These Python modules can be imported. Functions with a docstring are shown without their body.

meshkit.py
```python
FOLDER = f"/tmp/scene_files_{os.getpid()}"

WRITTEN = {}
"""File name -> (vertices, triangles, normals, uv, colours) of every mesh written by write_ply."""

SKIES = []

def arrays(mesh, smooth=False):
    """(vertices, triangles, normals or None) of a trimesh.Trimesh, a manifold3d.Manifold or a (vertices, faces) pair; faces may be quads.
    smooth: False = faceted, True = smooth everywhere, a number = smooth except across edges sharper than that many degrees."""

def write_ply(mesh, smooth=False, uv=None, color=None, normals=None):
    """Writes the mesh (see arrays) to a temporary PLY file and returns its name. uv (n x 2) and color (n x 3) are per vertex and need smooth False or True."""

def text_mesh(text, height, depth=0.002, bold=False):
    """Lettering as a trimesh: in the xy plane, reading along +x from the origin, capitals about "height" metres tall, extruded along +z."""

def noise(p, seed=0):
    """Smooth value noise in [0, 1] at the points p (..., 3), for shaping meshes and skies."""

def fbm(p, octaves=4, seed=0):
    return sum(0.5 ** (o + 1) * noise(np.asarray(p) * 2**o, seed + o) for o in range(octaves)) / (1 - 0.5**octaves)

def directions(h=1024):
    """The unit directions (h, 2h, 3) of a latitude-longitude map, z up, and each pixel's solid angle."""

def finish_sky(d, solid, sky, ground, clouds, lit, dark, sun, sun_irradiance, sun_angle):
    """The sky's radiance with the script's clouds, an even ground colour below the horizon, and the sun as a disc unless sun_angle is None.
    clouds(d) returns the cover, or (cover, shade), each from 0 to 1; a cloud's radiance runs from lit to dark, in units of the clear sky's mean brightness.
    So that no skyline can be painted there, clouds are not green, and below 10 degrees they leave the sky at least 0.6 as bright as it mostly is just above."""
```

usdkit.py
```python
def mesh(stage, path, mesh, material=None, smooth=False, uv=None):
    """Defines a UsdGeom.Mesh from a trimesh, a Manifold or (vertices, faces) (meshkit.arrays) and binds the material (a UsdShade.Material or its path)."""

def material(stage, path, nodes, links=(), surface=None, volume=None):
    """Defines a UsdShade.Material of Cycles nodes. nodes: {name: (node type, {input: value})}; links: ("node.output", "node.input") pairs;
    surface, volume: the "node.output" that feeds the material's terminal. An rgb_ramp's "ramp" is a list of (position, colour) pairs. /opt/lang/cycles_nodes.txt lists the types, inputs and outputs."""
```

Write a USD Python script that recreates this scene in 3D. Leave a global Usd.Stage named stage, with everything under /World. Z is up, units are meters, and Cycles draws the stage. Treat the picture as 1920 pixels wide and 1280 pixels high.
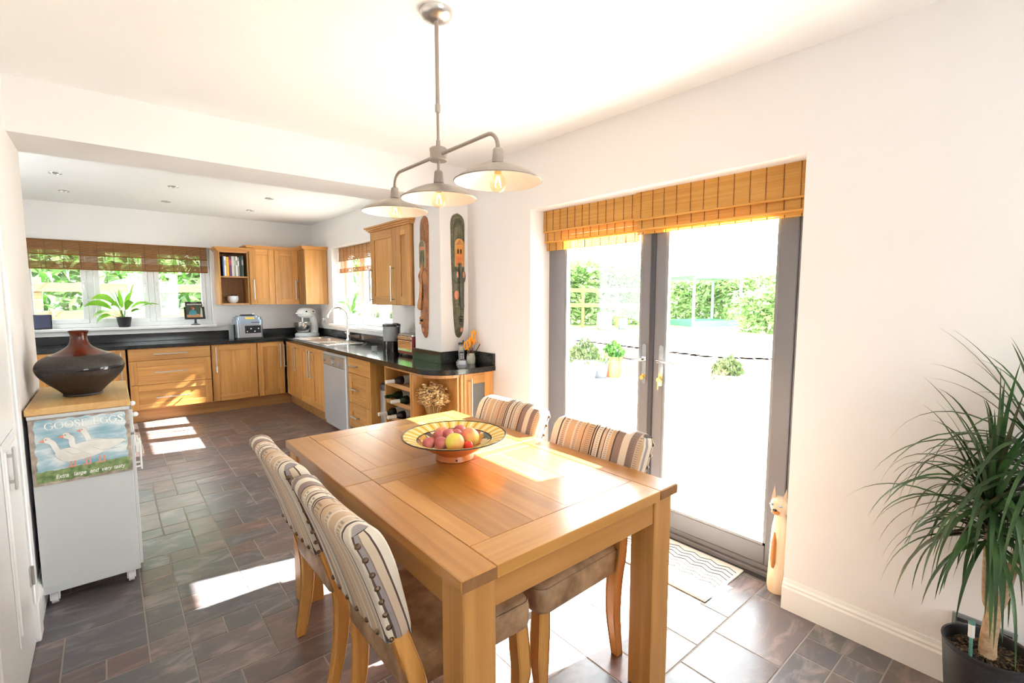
import math, random
import numpy as np
import trimesh
import usdkit, meshkit
from pxr import Usd, UsdGeom, UsdLux, UsdShade, Gf, Sdf
from shapely.geometry import Polygon, box as sbox, LineString, Point
from shapely import affinity, union_all

stage = Usd.Stage.CreateInMemory()
UsdGeom.SetStageUpAxis(stage, 'Z')
UsdGeom.SetStageMetersPerUnit(stage, 1.0)
UsdGeom.Xform.Define(stage, '/World')
rng = random.Random(7)
PI = math.pi

# ------------------------------------------------------------------ camera, sky, sun, exposure
YAW, PITCH, FPX, EYE = 40.04, 5.29, 901.5, 1.462
cam = UsdGeom.Camera.Define(stage, '/World/camera')
_y, _p = math.radians(YAW), math.radians(PITCH)
FW = np.array([math.sin(_y) * math.cos(_p), math.cos(_y) * math.cos(_p), -math.sin(_p)])
RT = np.array([math.cos(_y), -math.sin(_y), 0.0])
UP = np.cross(RT, FW)
cam.AddTransformOp().Set(Gf.Matrix4d(*RT, 0, *UP, 0, *(-FW), 0, 0, 0, EYE, 1))
cam.CreateHorizontalApertureAttr(36.0)
cam.CreateVerticalApertureAttr(24.0)
cam.CreateFocalLengthAttr(FPX / 1920 * 36.0)
cam.CreateClippingRangeAttr(Gf.Vec2f(0.05, 500))
cam.CreateExposureAttr(0.4)

sun = UsdLux.DistantLight.Define(stage, '/World/sun')
SUN = np.array([1.0, -0.18, 0.79]); SUN /= np.linalg.norm(SUN)
_z = SUN; _x = np.cross([0, 0, 1], _z); _x /= np.linalg.norm(_x); _yv = np.cross(_z, _x)
sun.AddTransformOp().Set(Gf.Matrix4d(*_x, 0, *_yv, 0, *_z, 0, 0, 0, 0, 1))
sun.CreateAngleAttr(0.55)
sun.CreateIntensityAttr(16.0)
sun.CreateNormalizeAttr(True)
sun.CreateColorAttr(Gf.Vec3f(1.0, 0.965, 0.91))

dome = UsdLux.DomeLight.Define(stage, '/World/sky')
dome.CreateIntensityAttr(3.2)
dome.CreateColorAttr(Gf.Vec3f(0.93, 0.97, 1.0))

# ------------------------------------------------------------------ helpers
def lin(r, g, b):
    f = lambda c: (c / 255) / 12.92 if c <= 10.31 else ((c / 255 + 0.055) / 1.055) ** 2.4
    return (f(r), f(g), f(b))

LOOKS = '/World/Looks'
UsdGeom.Scope.Define(stage, LOOKS)
M = {}
def mat(name, nodes, links=(), surface='p.BSDF', volume=None):
    M[name] = usdkit.material(stage, f'{LOOKS}/{name}', nodes, links, surface=surface, volume=volume)
    return M[name]

def plain(name, col, rough=0.5, metal=0.0, **kw):
    return mat(name, {'p': ('principled_bsdf', {'base_color': col, 'roughness': rough, 'metallic': metal, **kw})})

def noisy(name, c0, c1, scale=6, rough=0.5, metal=0.0, bump=0.0, detail=4, bscale=None, lo=0.35, hi=0.65, **kw):
    n = {'t': ('texture_coordinate', {}), 'n': ('noise_texture', {'scale': scale, 'detail': detail}),
         'r': ('rgb_ramp', {'ramp': [(lo, c0), (hi, c1)]}),
         'p': ('principled_bsdf', {'roughness': rough, 'metallic': metal, **kw})}
    l = [('t.object', 'n.vector'), ('n.fac', 'r.fac'), ('r.color', 'p.base_color')]
    if bump:
        n['n2'] = ('noise_texture', {'scale': bscale or scale * 4, 'detail': 3})
        n['b'] = ('bump', {'strength': bump, 'distance': 0.003})
        l += [('t.object', 'n2.vector'), ('n2.fac', 'b.height'), ('b.normal', 'p.normal')]
    return mat(name, n, l)

def wood(name, dark, light, axis='x', grain=26.0, along=1.6, rough=0.38, bump=0.12, knots=False, coat=0.0):
    sc = {'x': (along, grain, grain), 'y': (grain, along, grain), 'z': (grain, grain, along)}[axis]
    mid = tuple(0.5 * (a + b) for a, b in zip(dark, light))
    n = {'t': ('texture_coordinate', {}), 'o': ('object_info', {}),
         'k': ('vector_math', {'math_type': 'scale', 'vector1': (7.3, 3.1, 5.7)}),
         'a': ('vector_math', {'math_type': 'add'}),
         'm': ('mapping', {'scale': sc}),
         'n': ('noise_texture', {'scale': 1.0, 'detail': 5, 'roughness': 0.6, 'distortion': 0.5}),
         'r': ('rgb_ramp', {'ramp': [(0.28, dark), (0.5, mid), (0.72, light)]}),
         'h': ('hsv', {'saturation': 1.0}), 'v': ('map_range', {'from_min': 0.0, 'from_max': 1.0, 'to_min': 0.86, 'to_max': 1.12}),
         'b': ('bump', {'strength': bump, 'distance': 0.002}),
         'p': ('principled_bsdf', {'roughness': rough, 'coat_weight': coat, 'coat_roughness': 0.22})}
    l = [('o.random', 'k.scale'), ('t.object', 'a.vector1'), ('k.vector', 'a.vector2'), ('a.vector', 'm.vector'),
         ('m.vector', 'n.vector'), ('n.fac', 'r.fac'), ('r.color', 'h.color'), ('o.random', 'v.value'), ('v.result', 'h.value'),
         ('h.color', 'p.base_color'), ('n.fac', 'b.height'), ('b.normal', 'p.normal')]
    if knots:
        n['nk'] = ('noise_texture', {'scale': 5.0, 'detail': 2})
        n['rk'] = ('rgb_ramp', {'ramp': [(0.62, (1, 1, 1)), (0.72, (0.35, 0.22, 0.15))]})
        n['mk'] = ('mix_color', {'blend_type': 'multiply', 'fac': 1.0})
        l.remove(('h.color', 'p.base_color'))
        l += [('a.vector', 'nk.vector'), ('nk.fac', 'rk.fac'), ('h.color', 'mk.a'), ('rk.color', 'mk.b'), ('mk.result', 'p.base_color')]
    return mat(name, n, l)

used = {}
def numbered(parent, name):
    k = (parent, name)
    used[k] = used.get(k, 0) + 1
    return name if used[k] == 1 else f'{name}_{used[k] - 1:03d}'

class G:
    """Collects shapes of one mesh."""
    def __init__(s): s.v, s.f, s.n = [], [], 0
    def add(s, v, f):
        v = np.asarray(v, float).reshape(-1, 3); f = np.asarray(f, int)
        if f.shape[1] == 4: f = np.vstack([f[:, [0, 1, 2]], f[:, [0, 2, 3]]])
        s.v.append(v); s.f.append(f + s.n); s.n += len(v); return s
    def tm(s, m): return s.add(m.vertices, m.faces)
    def merge(s, g, M4=None):
        v, f = g.get()
        if M4 is not None: v = v @ np.asarray(M4)[:3, :3].T + np.asarray(M4)[:3, 3]
        return s.add(v, f)
    def get(s): return np.vstack(s.v), np.vstack(s.f)
    def box(s, x0, x1, y0, y1, z0, z1, b=0.0, rot=None, at=None):
        lo = np.array([min(x0, x1), min(y0, y1), min(z0, z1)], float); hi = np.array([max(x0, x1), max(y0, y1), max(z0, z1)], float)
        b = min(b, 0.45 * (hi - lo).min())
        if b <= 0:
            v = np.array([[(lo, hi)[i][0], (lo, hi)[j][1], (lo, hi)[k][2]] for i in (0, 1) for j in (0, 1) for k in (0, 1)])
            f = np.array([[0, 1, 3, 2], [4, 6, 7, 5], [0, 4, 5, 1], [2, 3, 7, 6], [0, 2, 6, 4], [1, 5, 7, 3]])
        else:
            v = []; idx = {}
            for i in (0, 1):
                for j in (0, 1):
                    for k in (0, 1):
                        c = np.array([(lo, hi)[i][0], (lo, hi)[j][1], (lo, hi)[k][2]]); d = np.array([1 - 2 * i, 1 - 2 * j, 1 - 2 * k]) * b
                        for a in range(3):
                            q = c + d; q[a] = c[a]; idx[i, j, k, a] = len(v); v.append(q)
            v = np.array(v); f = []
            for a in range(3):
                o = [q for q in range(3) if q != a]
                for sgn in (0, 1):
                    q = []
                    for u, w in ((0, 0), (1, 0), (1, 1), (0, 1)):
                        t = [0, 0, 0]; t[a] = sgn; t[o[0]] = u; t[o[1]] = w; q.append(idx[t[0], t[1], t[2], a])
                    f.append(q)
                for u in (0, 1):
                    for w in (0, 1):
                        t0, t1 = [0, 0, 0], [0, 0, 0]; t1[a] = 1
                        for t in (t0, t1): t[o[0]] = u; t[o[1]] = w
                        f.append([idx[(*t0, o[0])], idx[(*t1, o[0])], idx[(*t1, o[1])], idx[(*t0, o[1])]])
            tri = [[a, c, d] for a, bb, c, d in f] + [[a, bb, c] for a, bb, c, d in f]
            for i in (0, 1):
                for j in (0, 1):
                    for k in (0, 1): tri.append([idx[i, j, k, 0], idx[i, j, k, 1], idx[i, j, k, 2]])
            f = np.array(tri); c = v.mean(0)
            nn = np.cross(v[f[:, 1]] - v[f[:, 0]], v[f[:, 2]] - v[f[:, 0]])
            fl = ((v[f].mean(1) - c) * nn).sum(1) < 0; f[fl] = f[fl][:, ::-1]
        if rot is not None: v = v @ np.asarray(rot).T
        if at is not None: v = v + np.asarray(at)
        return s.add(v, f)
    def tube(s, pts, r, n=10, caps=True, flat=1.0):
        p = np.asarray(pts, float); m = len(p); r = np.broadcast_to(r, (m,)).astype(float)
        t = np.gradient(p, axis=0); t /= np.linalg.norm(t, axis=1, keepdims=True) + 1e-12
        ref = np.array([0, 0, 1.0]) if abs(t[0][2]) < 0.9 else np.array([1.0, 0, 0])
        v = []; a = np.cross(t[0], ref); a /= np.linalg.norm(a)
        for i in range(m):
            a = a - t[i] * (a @ t[i]); a /= np.linalg.norm(a) + 1e-12; b = np.cross(t[i], a)
            for k in range(n):
                w = 2 * PI * k / n; v.append(p[i] + r[i] * (math.cos(w) * a + flat * math.sin(w) * b))
        f = [[i * n + k, i * n + (k + 1) % n, (i + 1) * n + (k + 1) % n, (i + 1) * n + k] for i in range(m - 1) for k in range(n)]
        tri = [[q[0], q[1], q[2]] for q in f] + [[q[0], q[2], q[3]] for q in f]
        if caps:
            v += [p[0], p[-1]]; c0, c1 = m * n, m * n + 1
            for k in range(n):
                tri.append([c0, (k + 1) % n, k]); tri.append([c1, (m - 1) * n + k, (m - 1) * n + (k + 1) % n])
        return s.add(v, tri)
    def cyl(s, p0, p1, r0, r1=None, n=16): return s.tube([p0, p1], [r0, r0 if r1 is None else r1], n)
    def lathe(s, prof, n=32, c=(0, 0, 0)):
        prof = np.asarray(prof, float); m = len(prof); v = []
        for r, z in prof:
            for k in range(n): w = 2 * PI * k / n; v.append((c[0] + r * math.cos(w), c[1] + r * math.sin(w), c[2] + z))
        f = [[i * n + k, i * n + (k + 1) % n, (i + 1) * n + (k + 1) % n, (i + 1) * n + k] for i in range(m - 1) for k in range(n)]
        return s.add(v, f)
    def prism(s, poly, axis, a, b):
        """A shapely polygon extruded along an axis from a to b; polygon coordinates are the two other axes in order."""
        for g in getattr(poly, 'geoms', [poly]):
            if g.is_empty or g.geom_type != 'Polygon': continue
            m = trimesh.creation.extrude_polygon(g, abs(b - a), engine='earcut'); v = np.array(m.vertices); f = np.array(m.faces); lo = min(a, b)
            if axis == 'z': w = np.c_[v[:, 0], v[:, 1], v[:, 2] + lo]
            elif axis == 'x': w = np.c_[v[:, 2] + lo, v[:, 0], v[:, 1]]
            else: w = np.c_[v[:, 0], v[:, 2] + lo, v[:, 1]]; f = f[:, ::-1]
            s.add(w, f)
        return s
    def ball(s, c, r, sub=2, sc=(1, 1, 1)):
        m = trimesh.creation.icosphere(sub, 1.0); return s.add(np.array(m.vertices) * r * np.array(sc) + np.array(c), m.faces)
    def text(s, txt, h, depth, Mx, bold=False):
        m = meshkit.text_mesh(txt, h, depth, bold); v = np.c_[m.vertices, np.ones(len(m.vertices))] @ np.asarray(Mx, float).T
        return s.add(v[:, :3], m.faces)

def tag(prim, label=None, cat=None, group=None, kind=None):
    for k, t in (('label', label), ('category', cat), ('group', group), ('kind', kind)):
        if t: prim.SetCustomDataByKey(k, t)
    return prim

def path_of(parent): return '/World' if parent is None else str(parent.GetPath())
def obj(name, g, m, parent=None, smooth=False, kind=None, label=None, cat=None, group=None):
    pp = path_of(parent); nm = numbered(pp, name)
    pr = usdkit.mesh(stage, f'{pp}/{nm}', g.get() if isinstance(g, G) else g, M[m], smooth=smooth).GetPrim()
    return tag(pr, label, cat, group, kind)
def thing(name, label=None, cat=None, loc=(0, 0, 0), rotz=0, group=None, kind=None):
    nm = numbered('/World', name)
    x = UsdGeom.Xform.Define(stage, '/World/' + nm); x.AddTranslateOp().Set(Gf.Vec3d(*map(float, loc))); x.AddRotateZOp().Set(float(rotz))
    return tag(x.GetPrim(), label, cat, group, kind)
def dup(root, loc, rotz=0, label=None, group=None, scale=None, name=None, cat=None):
    was = root.GetCustomData(); base = name or root.GetName().rstrip('0123456789').rstrip('_')
    nm = numbered('/World', base); x = UsdGeom.Xform.Define(stage, '/World/' + nm)
    x.GetPrim().GetReferences().AddInternalReference(root.GetPath())
    x.ClearXformOpOrder(); x.AddTranslateOp().Set(Gf.Vec3d(*map(float, loc))); x.AddRotateZOp().Set(float(rotz))
    if scale is not None: x.AddScaleOp().Set(Gf.Vec3f(*scale))
    pr = x.GetPrim(); tag(pr, label or was.get('label'), cat or was.get('category'), group or was.get('group')); pr.SetInstanceable(True)
    return pr
def struct(name, g, m, parent=None, smooth=False): return obj(name, g, m, parent, smooth, kind='structure' if parent is None else None)
def arc(c, r, a0, a1, n=12): return [(c[0] + r * math.cos(math.radians(a0 + (a1 - a0) * i / n)), c[1] + r * math.sin(math.radians(a0 + (a1 - a0) * i / n))) for i in range(n + 1)]
def rbox(x0, x1, y0, y1, r): return sbox(x0 + r, y0 + r, x1 - r, y1 - r).buffer(r, quad_segs=6)
def spline(P, n=8):
    """Catmull-Rom through the points."""
    P = np.asarray(P, float); Q = np.vstack([2 * P[0] - P[1], P, 2 * P[-1] - P[-2]]); out = []
    for i in range(1, len(Q) - 2):
        for k in range(n):
            t = k / n; a, b, c, d = Q[i - 1:i + 3]
            out.append(0.5 * (2 * b + (c - a) * t + (2 * a - 5 * b + 4 * c - d) * t * t + (3 * b - a - 3 * c + d) * t ** 3))
    out.append(P[-1]); return np.array(out)
def rz(a): a = math.radians(a); return np.array([[math.cos(a), -math.sin(a), 0], [math.sin(a), math.cos(a), 0], [0, 0, 1]])
def ry(a): a = math.radians(a); return np.array([[math.cos(a), 0, math.sin(a)], [0, 1, 0], [-math.sin(a), 0, math.cos(a)]])
def rx(a): a = math.radians(a); return np.array([[1, 0, 0], [0, math.cos(a), -math.sin(a)], [0, math.sin(a), math.cos(a)]])
def m4(R=np.eye(3), t=(0, 0, 0)): q = np.eye(4); q[:3, :3] = R; q[:3, 3] = t; return q

# ------------------------------------------------------------------ materials
plain('wall_paint', (0.80, 0.775, 0.765), 0.75)
plain('kitchen_paint', (0.79, 0.765, 0.745), 0.75)
plain('ceiling_paint', (0.84, 0.835, 0.82), 0.8)
plain('white_gloss', (0.85, 0.85, 0.84), 0.3)
plain('upvc', (0.83, 0.84, 0.85), 0.25)
plain('anthracite', lin(112, 112, 118), 0.42)
plain('anthracite_dark', lin(60, 60, 66), 0.5)
plain('rubber', (0.012, 0.012, 0.013), 0.6)
plain('black_gloss', (0.012, 0.012, 0.014), 0.18)
plain('black_plastic', (0.02, 0.02, 0.022), 0.4)
plain('grey_plastic', (0.22, 0.23, 0.24), 0.4)
plain('steel', (0.62, 0.60, 0.58), 0.28, 1.0)
plain('brushed_steel', (0.55, 0.545, 0.54), 0.4, 1.0)
plain('chrome', (0.85, 0.85, 0.86), 0.06, 1.0)
plain('brass', (0.75, 0.52, 0.2), 0.25, 1.0)
plain('old_brass', (0.16, 0.10, 0.06), 0.38, 0.7)
plain('cooker_steel', (0.34, 0.34, 0.36), 0.32, 0.85)
plain('silver_paint', (0.50, 0.51, 0.53), 0.35, 0.35)
plain('blue_silver', (0.33, 0.40, 0.50), 0.28, 0.6)
plain('pewter', lin(166, 154, 144), 0.42, 0.6)
noisy('aged_pewter', lin(150, 141, 132), lin(184, 174, 164), 9, 0.45, 0.4)
plain('shade_white', (0.86, 0.82, 0.74), 0.35)
plain('trolley_grey', lin(196, 198, 198), 0.5)
plain('white_ceramic', (0.72, 0.74, 0.76), 0.25)
plain('cream_ceramic', (0.42, 0.42, 0.34), 0.35)
plain('white_plastic', (0.8, 0.8, 0.79), 0.35)
plain('scissor_orange', (0.98, 0.36, 0.012), 0.35)
plain('toaster_red', (0.23, 0.012, 0.02), 0.22)
plain('paper_white', (0.75, 0.74, 0.7), 0.7)
plain('screen_dark', (0.01, 0.012, 0.025), 0.12)
plain('screen_blue', (0.06, 0.07, 0.14), 0.15)
plain('terracotta', (0.50, 0.16, 0.06), 0.6)
plain('soil_dark', (0.02, 0.014, 0.01), 0.9)
noisy('soil', (0.015, 0.008, 0.005), (0.32, 0.20, 0.09), 90, 0.9, bump=0.6, lo=0.45, hi=0.75)
plain('yellow_label', (0.8, 0.55, 0.08), 0.5)
plain('wine_glass_green', (0.006, 0.022, 0.010), 0.08)
plain('wine_glass_black', (0.008, 0.008, 0.009), 0.1)
plain('grout', lin(150, 143, 134), 0.85)

def W(k, v): return tuple(c * v for c in k)
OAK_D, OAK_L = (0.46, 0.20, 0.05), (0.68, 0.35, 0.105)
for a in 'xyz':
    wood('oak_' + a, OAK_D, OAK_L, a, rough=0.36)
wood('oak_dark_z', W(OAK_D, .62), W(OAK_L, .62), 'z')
wood('oak_plinth', (0.30, 0.13, 0.04), (0.52, 0.26, 0.09), 'x', knots=True)
wood('oak_shelf', (0.42, 0.20, 0.07), (0.62, 0.33, 0.13), 'x')
for a in 'xy':
    wood('table_' + a, (0.37, 0.145, 0.022), (0.54, 0.250, 0.055), a, grain=22, along=1.1, rough=0.3, coat=1.0)
    wood('table_pale_' + a, (0.44, 0.185, 0.034), (0.60, 0.300, 0.075), a, grain=22, along=1.1, rough=0.3, coat=1.0)
wood('table_z', (0.43, 0.185, 0.045), (0.62, 0.31, 0.095), 'z', grain=22, along=1.1, rough=0.36)
wood('table_apron', (0.42, 0.18, 0.045), (0.58, 0.28, 0.085), 'x', grain=22, along=1.1, rough=0.36)
wood('beech_z', (0.56, 0.25, 0.055), (0.72, 0.37, 0.11), 'z', rough=0.32)
wood('trolley_top', (0.55, 0.30, 0.10), (0.72, 0.46, 0.19), 'y', rough=0.45)
wood('fence_wood', (0.15, 0.10, 0.04), (0.25, 0.18, 0.085), 'x', rough=0.8)
wood('statue_wood', (0.74, 0.52, 0.32), (0.90, 0.78, 0.60), 'z', grain=14, rough=0.45)
wood('statue_dark', (0.5, 0.17, 0.03), (0.62, 0.25, 0.06), 'z', grain=14, rough=0.45)
wood('bark', (0.28, 0.17, 0.09), (0.55, 0.38, 0.22), 'x', grain=60, along=14, rough=0.8, bump=0.5)

mat('worktop', {'t': ('texture_coordinate', {}), 'n': ('noise_texture', {'scale': 130, 'detail': 3, 'roughness': 0.7}),
    'r': ('rgb_ramp', {'ramp': [(0.0, (0.008, 0.009, 0.010)), (0.58, (0.014, 0.016, 0.017)), (0.66, (0.05, 0.055, 0.06)), (0.74, (0.45, 0.45, 0.42))]}),
    'p': ('principled_bsdf', {'roughness': 0.13, 'coat_weight': 0.0})},
    [('t.object', 'n.vector'), ('n.fac', 'r.fac'), ('r.color', 'p.base_color')])

TILE = [(lin(104, 94, 92), lin(140, 124, 118)), (lin(110, 93, 88), lin(146, 120, 112)), (lin(94, 92, 95), lin(128, 124, 126)),
        (lin(110, 100, 99), lin(156, 142, 136)), (lin(98, 86, 84), lin(130, 112, 106)), (lin(100, 98, 99), lin(152, 146, 143))]
for i, (a, b) in enumerate(TILE):
    ang = (0.1, 0.5, -0.3, 0.0, 0.9, -0.6)[i]
    mat(f'slate_{"abcdef"[i]}', {'t': ('texture_coordinate', {}), 'o': ('object_info', {}), 'k': ('vector_math', {'math_type': 'scale', 'vector1': (9.1, 4.3, 0)}),
        'a': ('vector_math', {'math_type': 'add'}), 'm': ('mapping', {'rotation': (0, 0, ang), 'scale': (4.0, 10, 1)}),
        'n': ('noise_texture', {'scale': 1.3, 'detail': 6, 'roughness': 0.62, 'distortion': 0.8}),
        'n2': ('noise_texture', {'scale': 5.0, 'detail': 4}),
        'r': ('rgb_ramp', {'ramp': [(0.30, W(a, .88)), (0.5, a), (0.72, b)]}),
        'r2': ('rgb_ramp', {'ramp': [(0.3, (0.82, 0.86, 0.95)), (0.7, (1.12, 1.0, 0.95))]}),
        'x': ('mix_color', {'blend_type': 'multiply', 'fac': 1.0}),
        'b': ('bump', {'strength': 0.25, 'distance': 0.003}), 'p': ('principled_bsdf', {'roughness': 0.30, 'specular_ior_level': 0.8})},
        [('o.random', 'k.scale'), ('t.object', 'a.vector1'), ('k.vector', 'a.vector2'), ('a.vector', 'm.vector'), ('m.vector', 'n.vector'), ('a.vector', 'n2.vector'),
         ('n.fac', 'r.fac'), ('n2.fac', 'r2.fac'), ('r.color', 'x.a'), ('r2.color', 'x.b'), ('x.result', 'p.base_color'), ('n.fac', 'b.height'), ('b.normal', 'p.normal')])

mat('pane', {'w': ('layer_weight', {'blend': 0.5}), 'pw': ('math', {'math_type': 'power', 'value2': 5.0}), 'f': ('math', {'math_type': 'multiply_add', 'value2': 0.9, 'value3': 0.035}), 't': ('transparent_bsdf', {'color': (0.96, 0.975, 0.97)}), 'g': ('glossy_bsdf', {'color': (0.9, 0.9, 0.9), 'roughness': 0.0}),
    'x': ('mix_closure', {})}, [('w.facing', 'pw.value1'), ('pw.value', 'f.value1'), ('f.value', 'x.fac'), ('t.BSDF', 'x.closure1'), ('g.BSDF', 'x.closure2')], surface='x.closure')
mat('bulb_glass', {'w': ('layer_weight', {'blend': 0.5}), 'pw': ('math', {'math_type': 'power', 'value2': 5.0}), 'f': ('math', {'math_type': 'multiply_add', 'value2': 0.9, 'value3': 0.035}), 't': ('transparent_bsdf', {'color': (1.0, 0.93, 0.8)}), 'g': ('glossy_bsdf', {'color': (1, 1, 1), 'roughness': 0.02}),
    'x': ('mix_closure', {})}, [('w.facing', 'pw.value1'), ('pw.value', 'f.value1'), ('f.value', 'x.fac'), ('t.BSDF', 'x.closure1'), ('g.BSDF', 'x.closure2')], surface='x.closure')
plain('smoked_glass', (0.16, 0.17, 0.17), 0.05, 0.0)
plain('kettle_glass', (0.36, 0.38, 0.37), 0.1, 0.0)
plain('cup_glass', (0.9, 0.92, 0.92), 0.03, 0.0, transmission_weight=0.9)
plain('filament', (1, 0.7, 0.3), 0.5, 0.0, emission_color=(1.0, 0.50, 0.14), emission_strength=18.0)

def leafy(name, c0, c1, scale=5, trans=0.35, rough=0.45):
    mat(name, {'t': ('texture_coordinate', {}), 'o': ('object_info', {}), 'n': ('noise_texture', {'scale': scale, 'detail': 3}),
        'r': ('rgb_ramp', {'ramp': [(0.35, c0), (0.65, c1)]}), 'p': ('principled_bsdf', {'roughness': rough}),
        'tl': ('translucent_bsdf', {}), 'x': ('mix_closure', {'fac': trans})},
        [('t.object', 'n.vector'), ('n.fac', 'r.fac'), ('r.color', 'p.base_color'), ('r.color', 'tl.color'), ('p.BSDF', 'x.closure1'), ('tl.BSDF', 'x.closure2')], surface='x.closure')
leafy('dracaena_leaf', (0.018, 0.05, 0.016), (0.06, 0.13, 0.035), 9, 0.2, 0.38)
leafy('dracaena_dry', (0.05, 0.045, 0.025), (0.11, 0.12, 0.05), 9, 0.2, 0.5)
leafy('lily_leaf', (0.13, 0.34, 0.025), (0.26, 0.52, 0.05), 8, 0.4)
leafy('orchid_leaf', (0.10, 0.28, 0.06), (0.2, 0.42, 0.1), 8, 0.35)
leafy('maize_leaf', (0.03, 0.11, 0.015), (0.10, 0.24, 0.04), 3, 0.3)
noisy('bank_earth', (0.03, 0.05, 0.016), (0.085, 0.095, 0.04), 3, 0.95)
leafy('hedge_leaf', (0.16, 0.29, 0.09), (0.40, 0.54, 0.24), 1.2, 0.3)
leafy('grass_leaf', (0.03, 0.06, 0.014), (0.11, 0.14, 0.05), 2.0, 0.2, 0.8)
leafy('dried_head', (0.82, 0.54, 0.23), (0.95, 0.75, 0.42), 40, 0.3, 0.8)
leafy('dried_pink', (0.46, 0.22, 0.15), (0.66, 0.38, 0.28), 40, 0.25, 0.8)
plain('dried_stem', (0.52, 0.33, 0.13), 0.8)
noisy('lawn', (0.18, 0.28, 0.08), (0.34, 0.42, 0.16), 3, 0.9)
noisy('paving', (0.52, 0.47, 0.40), (0.66, 0.61, 0.54), 4, 0.85)
noisy('brick_red', (0.42, 0.18, 0.11), (0.58, 0.30, 0.20), 7, 0.85)
plain('mortar', (0.55, 0.5, 0.44), 0.9)
plain('pavilion_green', (0.10, 0.26, 0.21), 0.5)
plain('pavilion_frame', (0.24, 0.44, 0.38), 0.5)
plain('pavilion_roof', (0.62, 0.62, 0.6), 0.6)
plain('pot_slate', (0.09, 0.10, 0.13), 0.6)
plain('planter_grey', (0.24, 0.24, 0.25), 0.7)

# bamboo of the roman blinds
def bamboo(name, c0, c1, trans, sc):
    mat(name, {'t': ('texture_coordinate', {}), 'm': ('mapping', {'scale': sc}), 'n': ('noise_texture', {'scale': 1.0, 'detail': 4}),
        'r': ('rgb_ramp', {'ramp': [(0.3, c0), (0.7, c1)]}), 'p': ('principled_bsdf', {'roughness': 0.5}), 'tl': ('translucent_bsdf', {}), 'x': ('mix_closure', {'fac': trans})},
        [('t.object', 'm.vector'), ('m.vector', 'n.vector'), ('n.fac', 'r.fac'), ('r.color', 'p.base_color'), ('r.color', 'tl.color'), ('p.BSDF', 'x.closure1'), ('tl.BSDF', 'x.closure2')], surface='x.closure')
bamboo('bamboo_gold', (0.80, 0.45, 0.10), (0.93, 0.64, 0.20), 0.5, (2.5, 30, 130))
bamboo('bamboo_brown', (0.22, 0.085, 0.016), (0.36, 0.155, 0.035), 0.22, (2.5, 30, 130))
bamboo('bamboo_pale', (0.42, 0.20, 0.07), (0.58, 0.32, 0.13), 0.25, (2.5, 30, 130))
plain('cord', (0.10, 0.045, 0.012), 0.7)
plain('cord_gold', (0.22, 0.09, 0.015), 0.7)

# striped chair fabric: bands across the back (object y), woven dots inside some bands
CREAM, SAND, TAN, BRN, GREY, MAUVE = (0.70, 0.61, 0.49), (0.60, 0.46, 0.33), (0.57, 0.38, 0.23), (0.085, 0.05, 0.04), (0.31, 0.26, 0.25), (0.26, 0.18, 0.15)
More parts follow.
